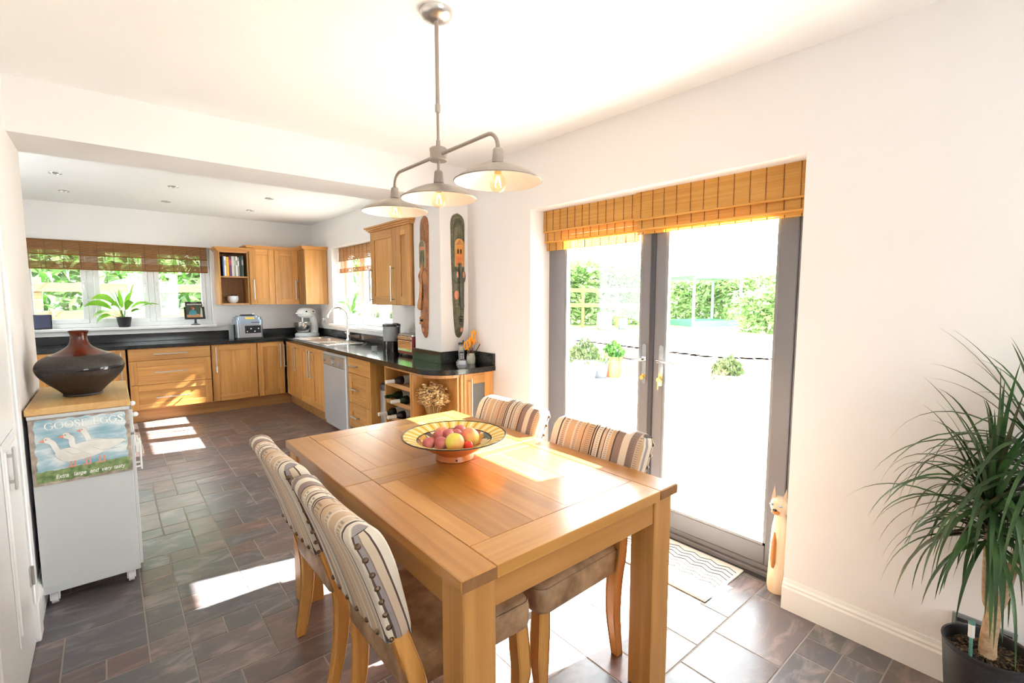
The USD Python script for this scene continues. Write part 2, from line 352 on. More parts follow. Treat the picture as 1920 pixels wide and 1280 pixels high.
# u from 0 to 1 across the back; below 0 and above 1 it runs on over the sides
_u = [(-.50, CREAM), (-.30, CREAM), (-.225, BRN), (-.20, SAND), (-.105, MAUVE), (-.09, GREY), (-.035, BRN), (-.005, CREAM), (.085, BRN), (.10, CREAM), (.115, SAND), (.165, CREAM), (.18, TAN), (.25, CREAM), (.265, SAND), (.31, TAN), (.355, BRN), (.37, TAN), (.46, BRN), (.475, CREAM), (.487, BRN), (.50, CREAM),
      (.555, BRN), (.57, SAND), (.60, BRN), (.612, CREAM), (.66, TAN), (.70, BRN), (.713, MAUVE), (.785, CREAM), (.85, MAUVE), (.925, SAND), (.965, TAN), (1.06, BRN), (1.08, CREAM), (1.2, GREY), (1.26, CREAM)]
_e = lambda u: (u + .5) / 2
_stops = [(_e(u), c) for u, c in _u]
_d = [(0, 0)] + [q for p0, p1 in ((.125, .155), (.27, .30), (.40, .45), (.515, .54), (.625, .65), (.86, .90), (.935, .96)) for q in ((_e(p0), 1), (_e(p1), 0))]
mat('stripe_fabric', {'t': ('texture_coordinate', {}), 's': ('separate_xyz', {}), 'uv': ('uvmap', {'attribute': 'st'}), 'su': ('separate_xyz', {}), 'mr': ('map_range', {'from_min': -0.5, 'from_max': 1.5, 'to_min': 0.0, 'to_max': 1.0, 'clamp': True}),
    'r': ('rgb_ramp', {'ramp': _stops, 'interpolate': False}), 'rd': ('rgb_ramp', {'ramp': [(a, (v, v, v)) for a, v in _d], 'interpolate': False}),
    'w': ('math', {'math_type': 'multiply', 'value2': 760.0}), 'sn': ('math', {'math_type': 'sine'}), 'gt': ('math', {'math_type': 'greater_than', 'value2': 0.15}),
    'bw': ('rgb_to_bw', {}), 'mm': ('math', {'math_type': 'multiply'}), 'm2': ('math', {'math_type': 'multiply', 'value2': 0.6}),
    'x': ('mix_color', {'b': (0.14, 0.12, 0.11)}),
    'n': ('noise_texture', {'scale': 420, 'detail': 2}), 'b': ('bump', {'strength': 0.35, 'distance': 0.0012}), 'p': ('principled_bsdf', {'roughness': 0.85, 'sheen_weight': 0.15})},
    [('t.object', 's.vector'), ('uv.UV', 'su.vector'), ('su.x', 'mr.value'), ('mr.result', 'r.fac'), ('mr.result', 'rd.fac'), ('s.z', 'w.value1'), ('w.value', 'sn.value1'), ('sn.value', 'gt.value1'),
     ('rd.color', 'bw.color'), ('bw.val', 'mm.value1'), ('gt.value', 'mm.value2'), ('mm.value', 'm2.value1'), ('m2.value', 'x.fac'), ('r.color', 'x.a'), ('x.result', 'p.base_color'),
     ('t.object', 'n.vector'), ('n.fac', 'b.height'), ('b.normal', 'p.normal')])
noisy('tan_leather', lin(132, 98, 68), lin(182, 146, 110), 16, 0.42, bump=0.25, bscale=160, detail=6)

mat('fruit_peach', {'t': ('texture_coordinate', {}), 'o': ('object_info', {}), 'n': ('noise_texture', {'scale': 14, 'detail': 2}),
    'r': ('rgb_ramp', {'ramp': [(0.36, (0.80, 0.16, 0.11)), (0.5, (0.85, 0.36, 0.14)), (0.64, (0.85, 0.62, 0.12))]}), 'p': ('principled_bsdf', {'roughness': 0.38})},
    [('t.object', 'n.vector'), ('n.fac', 'r.fac'), ('r.color', 'p.base_color')])
noisy('fruit_apple', (0.75, 0.62, 0.10), (0.80, 0.26, 0.16), 10, 0.3, lo=0.5, hi=0.72)
noisy('fruit_plum', (0.46, 0.065, 0.06), (0.66, 0.24, 0.22), 16, 0.42)
wood('end_grain', (0.24, 0.10, 0.03), (0.36, 0.17, 0.06), 'z', grain=40, along=10, rough=0.45)
plain('fruit_tomato', (0.75, 0.035, 0.02), 0.15)

# the painted bowl: colour by radius and angle
mat('bowl_inside', {'t': ('texture_coordinate', {}), 's': ('separate_xyz', {}), 'l': ('vector_math', {'math_type': 'length'}), 'fl': ('vector_math', {'math_type': 'multiply', 'vector2': (1, 1, 0)}),
    'at': ('math', {'math_type': 'arctan2'}), 'mu': ('math', {'math_type': 'multiply', 'value2': 28 / (2 * PI)}), 'fr': ('math', {'math_type': 'fraction'}),
    'seg': ('rgb_ramp', {'ramp': [(0, (0.22, 0.10, 0.02)), (0.04, (0.74, 0.44, 0.03)), (0.35, (0.78, 0.60, 0.22)), (0.5, (0.80, 0.72, 0.46)), (0.65, (0.78, 0.60, 0.22)), (0.95, (0.74, 0.44, 0.03)), (0.985, (0.22, 0.10, 0.02))]}),
    'vo': ('voronoi_texture', {'scale': 34}), 'vr': ('rgb_ramp', {'ramp': [(0, (0.62, 0.30, 0.03)), (0.3, (0.75, 0.64, 0.36)), (0.5, (0.10, 0.05, 0.03)), (0.65, (0.42, 0.10, 0.03)), (0.85, (0.12, 0.16, 0.10)), (1, (0.70, 0.5, 0.1))], 'interpolate': False}),
    'sep': ('separate_color', {}),
    'rr': ('rgb_ramp', {'ramp': [(0, (0, 0, 0)), (0.70, (0, 0, 0)), (0.705, (1, 1, 1)), (1, (1, 1, 1))], 'interpolate': False}),
    'lr': ('map_range', {'from_min': 0, 'from_max': 0.224, 'to_min': 0, 'to_max': 1}),
    'ring': ('rgb_ramp', {'ramp': [(0, (1, 1, 1)), (0.675, (0.10, 0.05, 0.03)), (0.70, (1, 1, 1)), (0.945, (0.5, 0.35, 0.1)), (0.955, (1, 1, 1))], 'interpolate': False}),
    'bw': ('rgb_to_bw', {}), 'x': ('mix_color', {}), 'y': ('mix_color', {'blend_type': 'multiply', 'fac': 1.0}), 'p': ('principled_bsdf', {'roughness': 0.2})},
    [('t.object', 'fl.vector1'), ('fl.vector', 'l.vector1'), ('t.object', 's.vector'), ('s.y', 'at.value1'), ('s.x', 'at.value2'), ('at.value', 'mu.value1'), ('mu.value', 'fr.value1'), ('fr.value', 'seg.fac'),
     ('t.object', 'vo.vector'), ('vo.color', 'sep.color'), ('sep.r', 'vr.fac'), ('l.value', 'lr.value'), ('lr.result', 'rr.fac'), ('lr.result', 'ring.fac'), ('rr.color', 'bw.color'), ('bw.val', 'x.fac'),
     ('vr.color', 'x.a'), ('seg.color', 'x.b'), ('x.result', 'y.a'), ('ring.color', 'y.b'), ('y.result', 'p.base_color')])
noisy('bowl_outside', (0.46, 0.10, 0.015), (0.66, 0.20, 0.03), 8, 0.3)
plain('bowl_rim', (0.035, 0.03, 0.028), 0.3)

# vase glazes
noisy('vase_glaze', (0.05, 0.007, 0.003), (0.13, 0.020, 0.006), 14, 0.14, detail=6)
noisy('vase_black', (0.022, 0.017, 0.014), (0.04, 0.032, 0.027), 60, 0.42, bump=0.15, bscale=300)
plain('vase_band', (0.012, 0.011, 0.011), 0.1)

# carved masks
def dotted(name, base, dot, scale):
    mat(name, {'t': ('texture_coordinate', {}), 'v': ('voronoi_texture', {'scale': scale, 'randomness': 0.35}), 'r': ('rgb_ramp', {'ramp': [(0.0, dot), (0.34, dot), (0.46, base)]}),
        'n': ('noise_texture', {'scale': 18, 'detail': 4}), 'nr': ('rgb_ramp', {'ramp': [(0.35, (0.72, 0.72, 0.72)), (0.65, (1.15, 1.12, 1.05))]}), 'x': ('mix_color', {'blend_type': 'multiply', 'fac': 1.0}),
        'b': ('bump', {'strength': 0.5, 'distance': 0.002}), 'p': ('principled_bsdf', {'roughness': 0.55})},
        [('t.object', 'v.vector'), ('v.distance', 'r.fac'), ('t.object', 'n.vector'), ('n.fac', 'nr.fac'), ('r.color', 'x.a'), ('nr.color', 'x.b'), ('x.result', 'p.base_color'), ('v.distance', 'b.height'), ('b.normal', 'p.normal')])
dotted('mask_orange', (0.40, 0.17, 0.075), (0.16, 0.06, 0.03), 150)
dotted('mask_green', (0.075, 0.075, 0.045), (0.24, 0.22, 0.13), 150)
noisy('mask_plain', (0.36, 0.16, 0.06), (0.52, 0.26, 0.10), 16, 0.45)
noisy('mask_dark', (0.05, 0.06, 0.045), (0.11, 0.12, 0.085), 16, 0.5)
noisy('mask_panel', (0.60, 0.17, 0.045), (0.68, 0.32, 0.07), 20, 0.5)
plain('mask_pink', (0.62, 0.25, 0.15), 0.5)
plain('mask_olive', (0.20, 0.17, 0.08), 0.5)
plain('mask_black', (0.03, 0.022, 0.018), 0.5)
plain('mask_line', (0.42, 0.33, 0.18), 0.5)

# the goose sign
mat('sign_sky', {'t': ('texture_coordinate', {}), 'm': ('mapping', {'scale': (1.6, 1, 5)}), 'n': ('noise_texture', {'scale': 4.2, 'detail': 4}),
    'r': ('rgb_ramp', {'ramp': [(0.36, (0.20, 0.38, 0.47)), (0.50, (0.40, 0.54, 0.60)), (0.62, (0.74, 0.78, 0.77))]}), 'p': ('principled_bsdf', {'roughness': 0.45})},
    [('t.object', 'm.vector'), ('m.vector', 'n.vector'), ('n.fac', 'r.fac'), ('r.color', 'p.base_color')])
noisy('sign_border', (0.20, 0.16, 0.13), (0.52, 0.42, 0.34), 20, 0.5)
noisy('sign_grass', (0.10, 0.18, 0.06), (0.28, 0.36, 0.15), 40, 0.5)
noisy('goose_white', (0.66, 0.64, 0.58), (0.80, 0.79, 0.75), 14, 0.5)
plain('goose_line', (0.50, 0.48, 0.44), 0.5)
plain('goose_beak', (0.72, 0.30, 0.20), 0.5)
plain('sign_letter', (0.85, 0.85, 0.82), 0.5)
plain('screen_glow', (0.02, 0.02, 0.03), 0.2)
mat('rug_wool', {'t': ('texture_coordinate', {}), 'w': ('noise_texture', {'scale': 220, 'detail': 2}), 'b': ('bump', {'strength': 0.5, 'distance': 0.003}), 'p': ('principled_bsdf', {'base_color': (0.68, 0.64, 0.57), 'roughness': 0.95})},
    [('t.object', 'w.vector'), ('w.fac', 'b.height'), ('b.normal', 'p.normal')])
plain('rug_grey', (0.16, 0.16, 0.16), 0.95)

# ------------------------------------------------------------------ room shell
XR, XK, XL, YB = 2.375, 2.42, -0.325, 7.566          # dining right wall, kitchen right wall, left wall, back wall
PX, PY0, PY1, ZB, ZC = 2.102, 3.411, 3.847, 2.261, 2.53
YF, XFAR = -1.7, -1.75                               # wall behind the camera, kitchen's far left wall
OY0, OY1, OZ = 0.829, 2.618, 2.088                   # patio door opening
KW = (4.95, 6.765, 1.075, 2.135)                     # right kitchen window opening y0 y1 z0 z1
BW = (-1.02, 1.09, 1.075, 2.112)                     # back window opening x0 x1 z0 z1

g = G().prism(sbox(YF, 0, 3.62, ZC).difference(sbox(OY0, -1, OY1, OZ)), 'x', XR, 2.72)
struct('wall_right', g, 'wall_paint')
g = G().prism(sbox(3.62, 0, YB + .25, ZC).difference(sbox(KW[0], KW[2], KW[1], KW[3])), 'x', XK, 2.72)
struct('wall_right_kitchen', g, 'kitchen_paint')
g = G().prism(sbox(XFAR, 0, XK, ZC).difference(sbox(BW[0], BW[2], BW[1], BW[3])), 'y', YB, YB + .25)
struct('wall_back', g, 'kitchen_paint')
g = G().box(XL - .14, XL, YF, PY1, 0, ZC).box(XFAR, XL - .14, PY1 - .14, PY1, 0, ZC)
struct('wall_left', g, 'wall_paint')
struct('wall_left_kitchen', G().prism(sbox(PY1 - .14, 0, YB + .25, ZC).difference(sbox(4.5, .9, 5.9, 2.2)), 'x', XFAR - .2, XFAR), 'kitchen_paint')
w4 = thing('window_4', kind='structure')          # the kitchen's other window, round the corner to the left
obj('window_frame', G().box(XFAR - .12, XFAR - .06, 4.5, 4.57, .9, 2.2).box(XFAR - .12, XFAR - .06, 5.83, 5.9, .9, 2.2).box(XFAR - .12, XFAR - .06, 4.57, 5.83, .9, .97).box(XFAR - .12, XFAR - .06, 4.57, 5.83, 2.13, 2.2), 'upvc', w4)
obj('pane', G().box(XFAR - .095, XFAR - .085, 4.57, 5.83, .97, 2.13), 'pane', w4)
g = G().prism(sbox(XL - .14, 0, 2.72, ZC).difference(sbox(0.4, 0.85, 1.7, 2.2)), 'y', YF - .25, YF)
struct('wall_front', g, 'wall_paint')
g = G().box(PX, XR, PY0, PY1, 0, ZC)
struct('wall_pillar', g, 'wall_paint')
struct('wall_beam', G().box(XL, PX, PY0, PY1, ZB, ZC), 'wall_paint')
struct('ceiling', G().box(XL - .14, 2.72, YF - .25, PY0, ZC, ZC + .2), 'ceiling_paint')
struct('ceiling_kitchen', G().box(XFAR - .2, 2.72, PY0, YB + .25, ZC, ZC + .2), 'ceiling_paint')
# window behind the camera (lets the daylight of that side in)
w3 = thing('window_3', kind='structure')
obj('window_frame', G().box(.4, 1.7, YF - .16, YF - .1, .85, .92).box(.4, 1.7, YF - .16, YF - .1, 2.13, 2.2).box(.4, .47, YF - .16, YF - .1, .92, 2.13).box(1.63, 1.7, YF - .16, YF - .1, .92, 2.13).box(1.02, 1.08, YF - .16, YF - .1, .92, 2.13), 'upvc', w3)
obj('pane', G().box(.47, 1.02, YF - .135, YF - .125, .92, 2.13), 'pane', w3); obj('pane', G().box(1.08, 1.63, YF - .135, YF - .125, .92, 2.13), 'pane', w3)

# skirting
def skirt(name, prof_axis, a, b, base, sgn, h=.145, d=.02):
    p = Polygon([(0, 0), (d, 0), (d, h * .72), (d * .75, h * .78), (d * .8, h * .84), (d * .45, h * .9), (d * .35, h), (0, h)])
    if sgn < 0: p = affinity.scale(p, -1, 1, origin=(0, 0))
    gg = G()
    if prof_axis == 'y':
        p = affinity.translate(p, base, 0); gg.prism(p, 'y', a, b)
    else:
        q = G().prism(p, 'y', 0, b - a); v, f = q.get(); gg.add(np.c_[v[:, 1] + a, v[:, 0] + base, v[:, 2]], f[:, ::-1])
    struct(name, gg, 'white_gloss')
skirt('baseboard_right', 'y', YF, OY0 - .001, XR, -1)
skirt('baseboard_left', 'y', 2.87, PY1, XL, 1)
skirt('baseboard_pier', 'y', OY1 + .001, 3.055, XR, -1)

# ---- floor: slate-look tiles of a modular pattern on a 0.1365 m grid
UX, UY, X0, Y0 = 0.1362, 0.1368, 0.05 - 0.1362 * 14, 2.455 - 0.1368 * 31
NX, NY = 34, 69
occ = np.zeros((NX, NY), bool); tiles = []
def put(i, j, w, h):
    if i < 0 or j < 0 or i + w > NX or j + h > NY or occ[i:i + w, j:j + h].any(): return False
    occ[i:i + w, j:j + h] = True; tiles.append((i, j, w, h)); return True
# the pieces that can be read off the photograph (column, row, width, height; column 14 starts at x = 0.05, row 31 at y = 2.455)
for t in [(14, 30, 1, 1), (14, 31, 1, 1), (14, 32, 1, 1), (14, 33, 1, 1), (12, 31, 2, 2), (12, 32, 2, 1), (11, 33, 3, 3), (14, 34, 1, 1), (14, 35, 1, 1), (14, 36, 1, 1), (12, 30, 1, 1), (13, 30, 1, 1), (15, 34, 2, 2), (15, 36, 1, 1),
          (15, 33, 2, 1), (15, 32, 2, 1), (17, 34, 1, 1), (17, 35, 1, 1), (15, 31, 3, 1), (17, 28, 3, 2), (15, 29, 2, 1), (15, 28, 2, 1), (18, 34, 2, 2), (14, 37, 2, 2), (16, 36, 1, 2), (17, 37, 2, 1), (17, 36, 2, 1), (12, 28, 3, 2), (18, 30, 2, 1), (12, 33, 2, 1)]: put(*t)
KINDS = [((3, 2), 3), ((2, 2), 4), ((2, 1), 5), ((1, 1), 3), ((3, 1), 2), ((1, 2), 2), ((2, 3), 1)]
for j in range(NY):
    for i in range(NX):
        if occ[i, j]: continue
        ks = [k for k, w in KINDS for _ in range(w)]; rng.shuffle(ks)
        for w, h in ks + [(1, 1)]:
            if put(i, j, w, h): break
floor = thing('floor', kind='structure')
fpoly = union_all([sbox(XL, YF, XR, PY0), sbox(XR - .05, OY0, 2.66, OY1), sbox(XL, PY0, PX, PY1), sbox(XFAR, PY1, XK, YB)])
obj('grout', G().prism(fpoly, 'z', -0.05, -0.0015), 'grout', floor)
vis, rest = [], []
# what the camera sees of the floor; the largest 300 tiles in view are parts of their own
blocked = union_all([sbox(XFAR, 6.99, XK, YB), sbox(1.85, 3.06, XK, YB), sbox(XFAR, PY1 - .2, XL, YB)])
for (i, j, w, h) in tiles:
    x0, x1, y0, y1 = X0 + i * UX, X0 + (i + w) * UX, Y0 + j * UY, Y0 + (j + h) * UY
    pg = sbox(x0 + .0028, y0 + .0028, x1 - .0028, y1 - .0028).intersection(fpoly)
    if pg.is_empty: continue
    cx, cy = (x0 + x1) / 2, (y0 + y1) / 2; dv = np.array([cx, cy, -EYE]); df = dv @ FW
    u, vv = (dv @ RT) / max(df, .01) * FPX, (dv @ UP) / max(df, .01) * FPX
    seen = df > .3 and abs(u) < 1010 and abs(vv) < 700 and not blocked.contains(Point(cx, cy))
    (vis if seen else rest).append((df, pg))
vis.sort(key=lambda t: t[0]); rest += vis[300:]; vis = vis[:300]
def tile_shape(gg, pg):
    for q in getattr(pg, 'geoms', [pg]):
        if q.geom_type != 'Polygon' or q.area < 1e-5: continue
        x0, y0, x1, y1 = q.bounds
        if abs(q.area - (x1 - x0) * (y1 - y0)) < 1e-7:
            b = .0016; z = rng.uniform(-.0003, .0004)
            v = [(x0, y0, -.003), (x1, y0, -.003), (x1, y1, -.003), (x0, y1, -.003), (x0, y0, z - .0007), (x1, y0, z - .0007), (x1, y1, z - .0007), (x0, y1, z - .0007), (x0 + b, y0 + b, z), (x1 - b, y0 + b, z), (x1 - b, y1 - b, z), (x0 + b, y1 - b, z)]
            f = [[0, 1, 5, 4], [1, 2, 6, 5], [2, 3, 7, 6], [3, 0, 4, 7], [4, 5, 9, 8], [5, 6, 10, 9], [6, 7, 11, 10], [7, 4, 8, 11], [8, 9, 10, 11], [3, 2, 1, 0]]
            gg.add(v, f)
        else: gg.prism(q, 'z', -.003, 0)
for k, (_, pg) in enumerate(vis):
    gg = G(); tile_shape(gg, pg)
    if gg.v: obj('tile', gg, 'slate_' + 'abcdef'[rng.randrange(6)], floor)
gg = G()
for _, pg in rest: tile_shape(gg, pg)
tag(obj('distant_tiles', gg, 'slate_b', floor), kind='stuff')

# ---- patio doors (door_1)
DX = 2.575
door = thing('door_1', kind='structure')
g = G().box(DX - .01, DX + .06, OY0, .905, 0.0, OZ, .003).box(DX - .01, DX + .06, 2.53, OY1, 0, OZ, .003).box(DX - .01, DX + .06, .905, 2.53, 2.02, OZ, .003)
obj('door_frame', g, 'anthracite', door)
obj('threshold', G().box(DX - .03, DX + .08, .905, 2.53, 0.0, .028, .004).box(DX - .012, DX + .07, .905, 2.53, .028, .058, .004), 'anthracite', door)
def leaf(y0, y1, lab):
    x0, x1 = DX - .018, DX + .04
    st = .085
    gg = G().box(x0, x1, y0, y0 + st, .062, 2.02, .004).box(x0, x1, y1 - st, y1, .062, 2.02, .004).box(x0, x1, y0 + st, y1 - st, .062, .165, .004).box(x0, x1, y0 + st, y1 - st, 1.94, 2.02, .004)
    lf = obj('door_leaf', gg, 'anthracite', door)
    b = .012
    ya, yb = y0 + st, y1 - st
    obj('glazing_bead', G().box(x0 + .004, x0 + .02, ya, ya + b, .165, 1.94).box(x0 + .004, x0 + .02, yb - b, yb, .165, 1.94).box(x0 + .004, x0 + .02, ya, yb, .165, .177).box(x0 + .004, x0 + .02, ya, yb, 1.928, 1.94), 'grey_plastic', lf)
    obj('pane', G().box(x0 + .024, x0 + .034, ya + .004, yb - .004, .169, 1.936), 'pane', lf)
leaf(.906, 1.7035, 'right'); leaf(1.7042, 2.529, 'left')
obj('meeting_strip', G().box(DX - .03, DX - .016, 1.688, 1.72, .07, 2.01, .004), 'anthracite_dark', door)
for yc, s in ((1.632, -1), (1.752, 1)):
    hx = DX - .018
    gp = G().prism(rbox(yc - .0145, yc + .0145, .922, 1.172, .0140), 'x', hx - .009, hx)
    hp = obj('handle_plate', gp, 'chrome', door, smooth=30)
    gl = G().cyl((hx - .008, yc, 1.075), (hx - .045, yc, 1.075), .009, n=12).tube(spline([(hx - .045, yc - s * .008, 1.076), (hx - .052, yc + s * .03, 1.078), (hx - .05, yc + s * .08, 1.074), (hx - .042, yc + s * .125, 1.074)], 5), .0085, 10)
    obj('lever', gl, 'chrome', hp, smooth=40)
    gk = G().cyl((hx - .008, yc, .975), (hx - .014, yc, .975), .009, n=12).box(hx - .032, hx - .012, yc - .001, yc + .001, .97, .98)
    gk.prism(Point(yc, .955).buffer(.012).difference(Point(yc, .951).buffer(.003)), 'x', hx - .033, hx - .030) if False else gk.prism(Point(yc, .962).buffer(.013), 'x', hx - .034, hx - .031)
    if s < 0: gk.box(hx - .035, hx - .033, yc - .003, yc + .004, .905, .955)
    obj('key', gk, 'brass', hp)
struct('trim_1', G().box(2.52, 2.56, OY0, OY1, -.001, .006), 'anthracite_dark')     # dark strip in front of the patio threshold

# ---- back window (window_1)
def upvc_window(nm, horizontal, plane, a0, a1, z0, z1, splits, depth=.06):
    """plane: y of the inner face when horizontal runs along x, else x of the inner face with the run along y."""
    w = thing(nm, kind='structure')
    def bx(gg, p, q, za, zb, d0, d1, b=.004):
        if horizontal: gg.box(p, q, plane + d0, plane + d1, za, zb, b)
        else: gg.box(plane + d0, plane + d1, p, q, za, zb, b)
        return gg
    fr = .055; gg = G()
    bx(gg, a0, a1, z0, z0 + fr, 0, depth); bx(gg, a0, a1, z1 - fr, z1, 0, depth); bx(gg, a0, a0 + fr, z0 + fr, z1 - fr, 0, depth); bx(gg, a1 - fr, a1, z0 + fr, z1 - fr, 0, depth)
    for s in splits: bx(gg, s - .032, s + .032, z0 + fr, z1 - fr, 0, depth)
    obj('window_frame', gg, 'upvc', w)
    edges = [a0 + fr] + [q for s in splits for q in (s - .032, s + .032)] + [a1 - fr]
    for k in range(0, len(edges), 2):
        p, q = edges[k] + .002, edges[k + 1] - .002; za, zb = z0 + fr + .002, z1 - fr - .002; c = .05; gg = G()
        bx(gg, p, q, za, za + c, -.012, .045); bx(gg, p, q, zb - c, zb, -.012, .045); bx(gg, p, p + c, za + c, zb - c, -.012, .045); bx(gg, q - c, q, za + c, zb - c, -.012, .045)
        sh = obj('sash', gg, 'upvc', w)
        obj('pane', bx(G(), p + c - .004, q - c + .004, za + c - .004, zb - c + .004, .015, .023, 0), 'pane', sh)
        if horizontal and k in (2, 4):
            s_ = p + .02 if k == 4 else p + .01
        if horizontal:
            hy = plane - .012; hx_ = (q - .025) if k != len(edges) - 2 else p + .025
            gh = G().box(hx_ - .012, hx_ + .012, hy - .012, hy, 1.60, 1.66, .004).cyl((hx_, hy - .012, 1.63), (hx_, hy - .034, 1.63), .008, n=10).box(hx_ - .008, hx_ + .008, hy - .042, hy - .028, 1.53, 1.64, .004)
            obj('window_handle', gh, 'white_plastic', sh)
            obj('lock_button', G().cyl((hx_, hy - .042, 1.63), (hx_, hy - .046, 1.63), .006, n=8), 'brushed_steel', sh)
    return w
w1 = upvc_window('window_1', True, 7.655, BW[0], BW[1], 1.095, BW[3], [-.715, -.135, .445])
obj('window_sill', G().box(BW[0] - .03, BW[1] + .03, 7.498, YB, 1.062, 1.095, .006).box(BW[0], BW[1], YB - .001, 7.66, 1.062, 1.095), 'white_gloss', w1)
w2 = upvc_window('window_2', False, 2.615, KW[0], KW[1], 1.09, KW[3], [5.60, 6.165])
obj('window_sill', G().box(2.355, XK, KW[0] - .03, KW[1] + .03, 1.055, 1.09, .006).box(XK - .001, 2.62, KW[0], KW[1], 1.055, 1.09), 'white_gloss', w2)

# ---- white door on the left, near the camera (door_2)
d2 = thing('door_2', kind='structure')
obj('architrave', G().box(XL, XL + .022, 2.77, 2.855, 0, 2.12, .004).box(XL, XL + .022, 1.78, 1.865, 0, 2.12, .004).box(XL, XL + .022, 1.865, 2.77, 2.035, 2.12, .004).box(XL, XL + .028, 2.765, 2.86, 0, .17, .004), 'white_gloss', d2)
g = G().box(XL + .001, XL + .012, 1.87, 2.765, .008, 2.03, .002)
lf = obj('door_leaf', g, 'white_gloss', d2)
gp = G()
for z0, z1 in ((.2, .95), (1.1, 1.88)):
    for y0, y1 in ((1.97, 2.27), (2.37, 2.67)):
        gp.box(XL + .012, XL + .018, y0, y1, z0, z1, .004).box(XL + .012, XL + .022, y0 + .03, y1 - .03, z0 + .03, z1 - .03, .006)
obj('moulded_panel', gp, 'white_gloss', lf)
obj('bar_handle', G().box(XL + .035, XL + .043, 2.415, 2.43, .775, .93, .002).box(XL + .012, XL + .036, 2.418, 2.427, .80, .81).box(XL + .012, XL + .036, 2.418, 2.427, .895, .905), 'brushed_steel', lf)
obj('hinge', G().cyl((XL + .02, 2.762, .26), (XL + .02, 2.762, .34), .006, n=8).box(XL + .012, XL + .016, 2.735, 2.77, .26, .34), 'brushed_steel', d2)
sw = thing('light_switch', 'white rocker light switch on the left wall above the trolley', 'light switch', (XL, 2.9, 1.375))
obj('faceplate', G().box(0, .008, -.043, .043, -.043, .043, .004), 'white_plastic', sw)
obj('rocker', G().box(.008, .012, -.012, .012, -.02, .02, .002), 'white_plastic', sw)
so = thing('wall_socket', 'white double power socket on the kitchen wall between mixer and sink window', 'socket', (XK, 7.12, 1.15))
obj('faceplate', G().box(-.01, 0, -.073, .073, -.043, .043, .004), 'white_plastic', so)
obj('rocker', G().box(-.014, -.01, -.03, -.012, .012, .028, .002), 'white_plastic', so); obj('rocker', G().box(-.014, -.01, .012, .03, .012, .028, .002), 'white_plastic', so)
pl = obj('plug', G().box(-.05, -.01, -.06, -.02, -.03, .008, .006), 'white_plastic', so)
vt = thing('wall_vent', 'dark grey vent grille low in the right wall behind the spiky plant', 'vent', (XR, .156, .2))
obj('frame', G().box(-.012, 0, -.085, .085, -.085, -.073).box(-.012, 0, -.085, .085, .073, .085).box(-.012, 0, -.085, -.073, -.073, .073).box(-.012, 0, .073, .085, -.073, .073), 'grey_plastic', vt)
obj('back_plate', G().box(-.004, 0, -.073, .073, -.073, .073), 'anthracite_dark', vt)
for k in range(5): obj('louvre', G().box(-.009, -.004, -.073, .073, -.06 + k * .027, -.054 + k * .027), 'grey_plastic', vt)

# ---- kitchen downlights
dl0 = None
for k, (x, y) in enumerate([(-.276, 5.82), (-.263, 6.73), (.563, 5.79), (.577, 6.73), (1.424, 5.80), (1.428, 6.73)]):
    lab = 'recessed steel downlight in the kitchen ceiling, ' + ('nearer the beam, far left', 'nearer the back wall, far left', 'nearer the beam, middle of its row', 'nearer the back wall, middle of its row', 'nearer the beam, far right', 'nearer the back wall, far right')[k]
    if dl0 is None:
        dl0 = thing('downlight', lab, 'downlight', (x, y, ZC), group='recessed kitchen downlights')
        obj('trim_ring', G().lathe([(.030, -.001), (.032, -.006), (.043, -.006), (.046, -.001)], 24), 'steel', dl0, smooth=30)
        obj('lamp_face', G().lathe([(0, -.001), (.031, -.001)], 20), 'grey_plastic', dl0)
    else: dup(dl0, (x, y, ZC), 0, lab)

# ------------------------------------------------------------------ kitchen units; a unit's own frame: front towards -y, width along x, origin at the floor under its front left corner
FB, FR = 6.976, 1.83           # front planes of the doors: back run y, right run x
def bar_handle(parent, c, length, vertical, r=.007, out=.034, m='brushed_steel'):
    """c: centre on the door face (x, y, z); stands off towards -y."""
    x, y, z = c; h = length / 2; gg = G()
    if vertical: gg.cyl((x, y - out, z - h), (x, y - out, z + h), r, n=10); e = [(x, z - h + .02), (x, z + h - .02)]
    else: gg.cyl((x - h, y - out, z), (x + h, y - out, z), r, n=10); e = [(x - h + .02, z), (x + h - .02, z)]
    for a, b in e: gg.cyl((a, y, b), (a, y - out, b), r * .8, n=8)
    return obj('handle', gg, m, parent, smooth=40)
def shaker(parent, name, x0, x1, z0, z1, t=.02, fr=.075, flat=False, glass=False, dark=False):
    """A framed door or drawer front with its face at y = -t."""
    gg = G(); b = .0025
    if flat: gg.box(x0, x1, -t, 0, z0, z1, b); return obj(name, gg, 'oak_x', parent)
    mz = 'oak_dark_z' if dark else 'oak_z'
    if glass: gg.prism(sbox(x0, z0, x1, z1).difference(sbox(x0 + fr - .008, z0 + fr - .008, x1 - fr + .008, z1 - fr + .008)), 'y', -t * .5, 0)
    else: gg.box(x0 + .001, x1 - .001, -t * .5, 0, z0 + .001, z1 - .001)
    d = obj(name, gg, 'oak_x' if x1 - x0 > 1.2 * (z1 - z0) else mz, parent)
    obj('stile', G().box(x0, x0 + fr, -t, -t * .48, z0, z1, b), mz, d); obj('stile', G().box(x1 - fr, x1, -t, -t * .48, z0, z1, b), mz, d)
    obj('rail', G().box(x0 + fr, x1 - fr, -t, -t * .48, z0, z0 + fr, b), 'oak_x', d); obj('rail', G().box(x0 + fr, x1 - fr, -t, -t * .48, z1 - fr, z1, b), 'oak_x', d)
    if glass: obj('glass', G().box(x0 + fr - .004, x1 - fr + .004, -t * .45, -t * .3, z0 + fr - .004, z1 - fr + .004), 'smoked_glass', d)
    return d
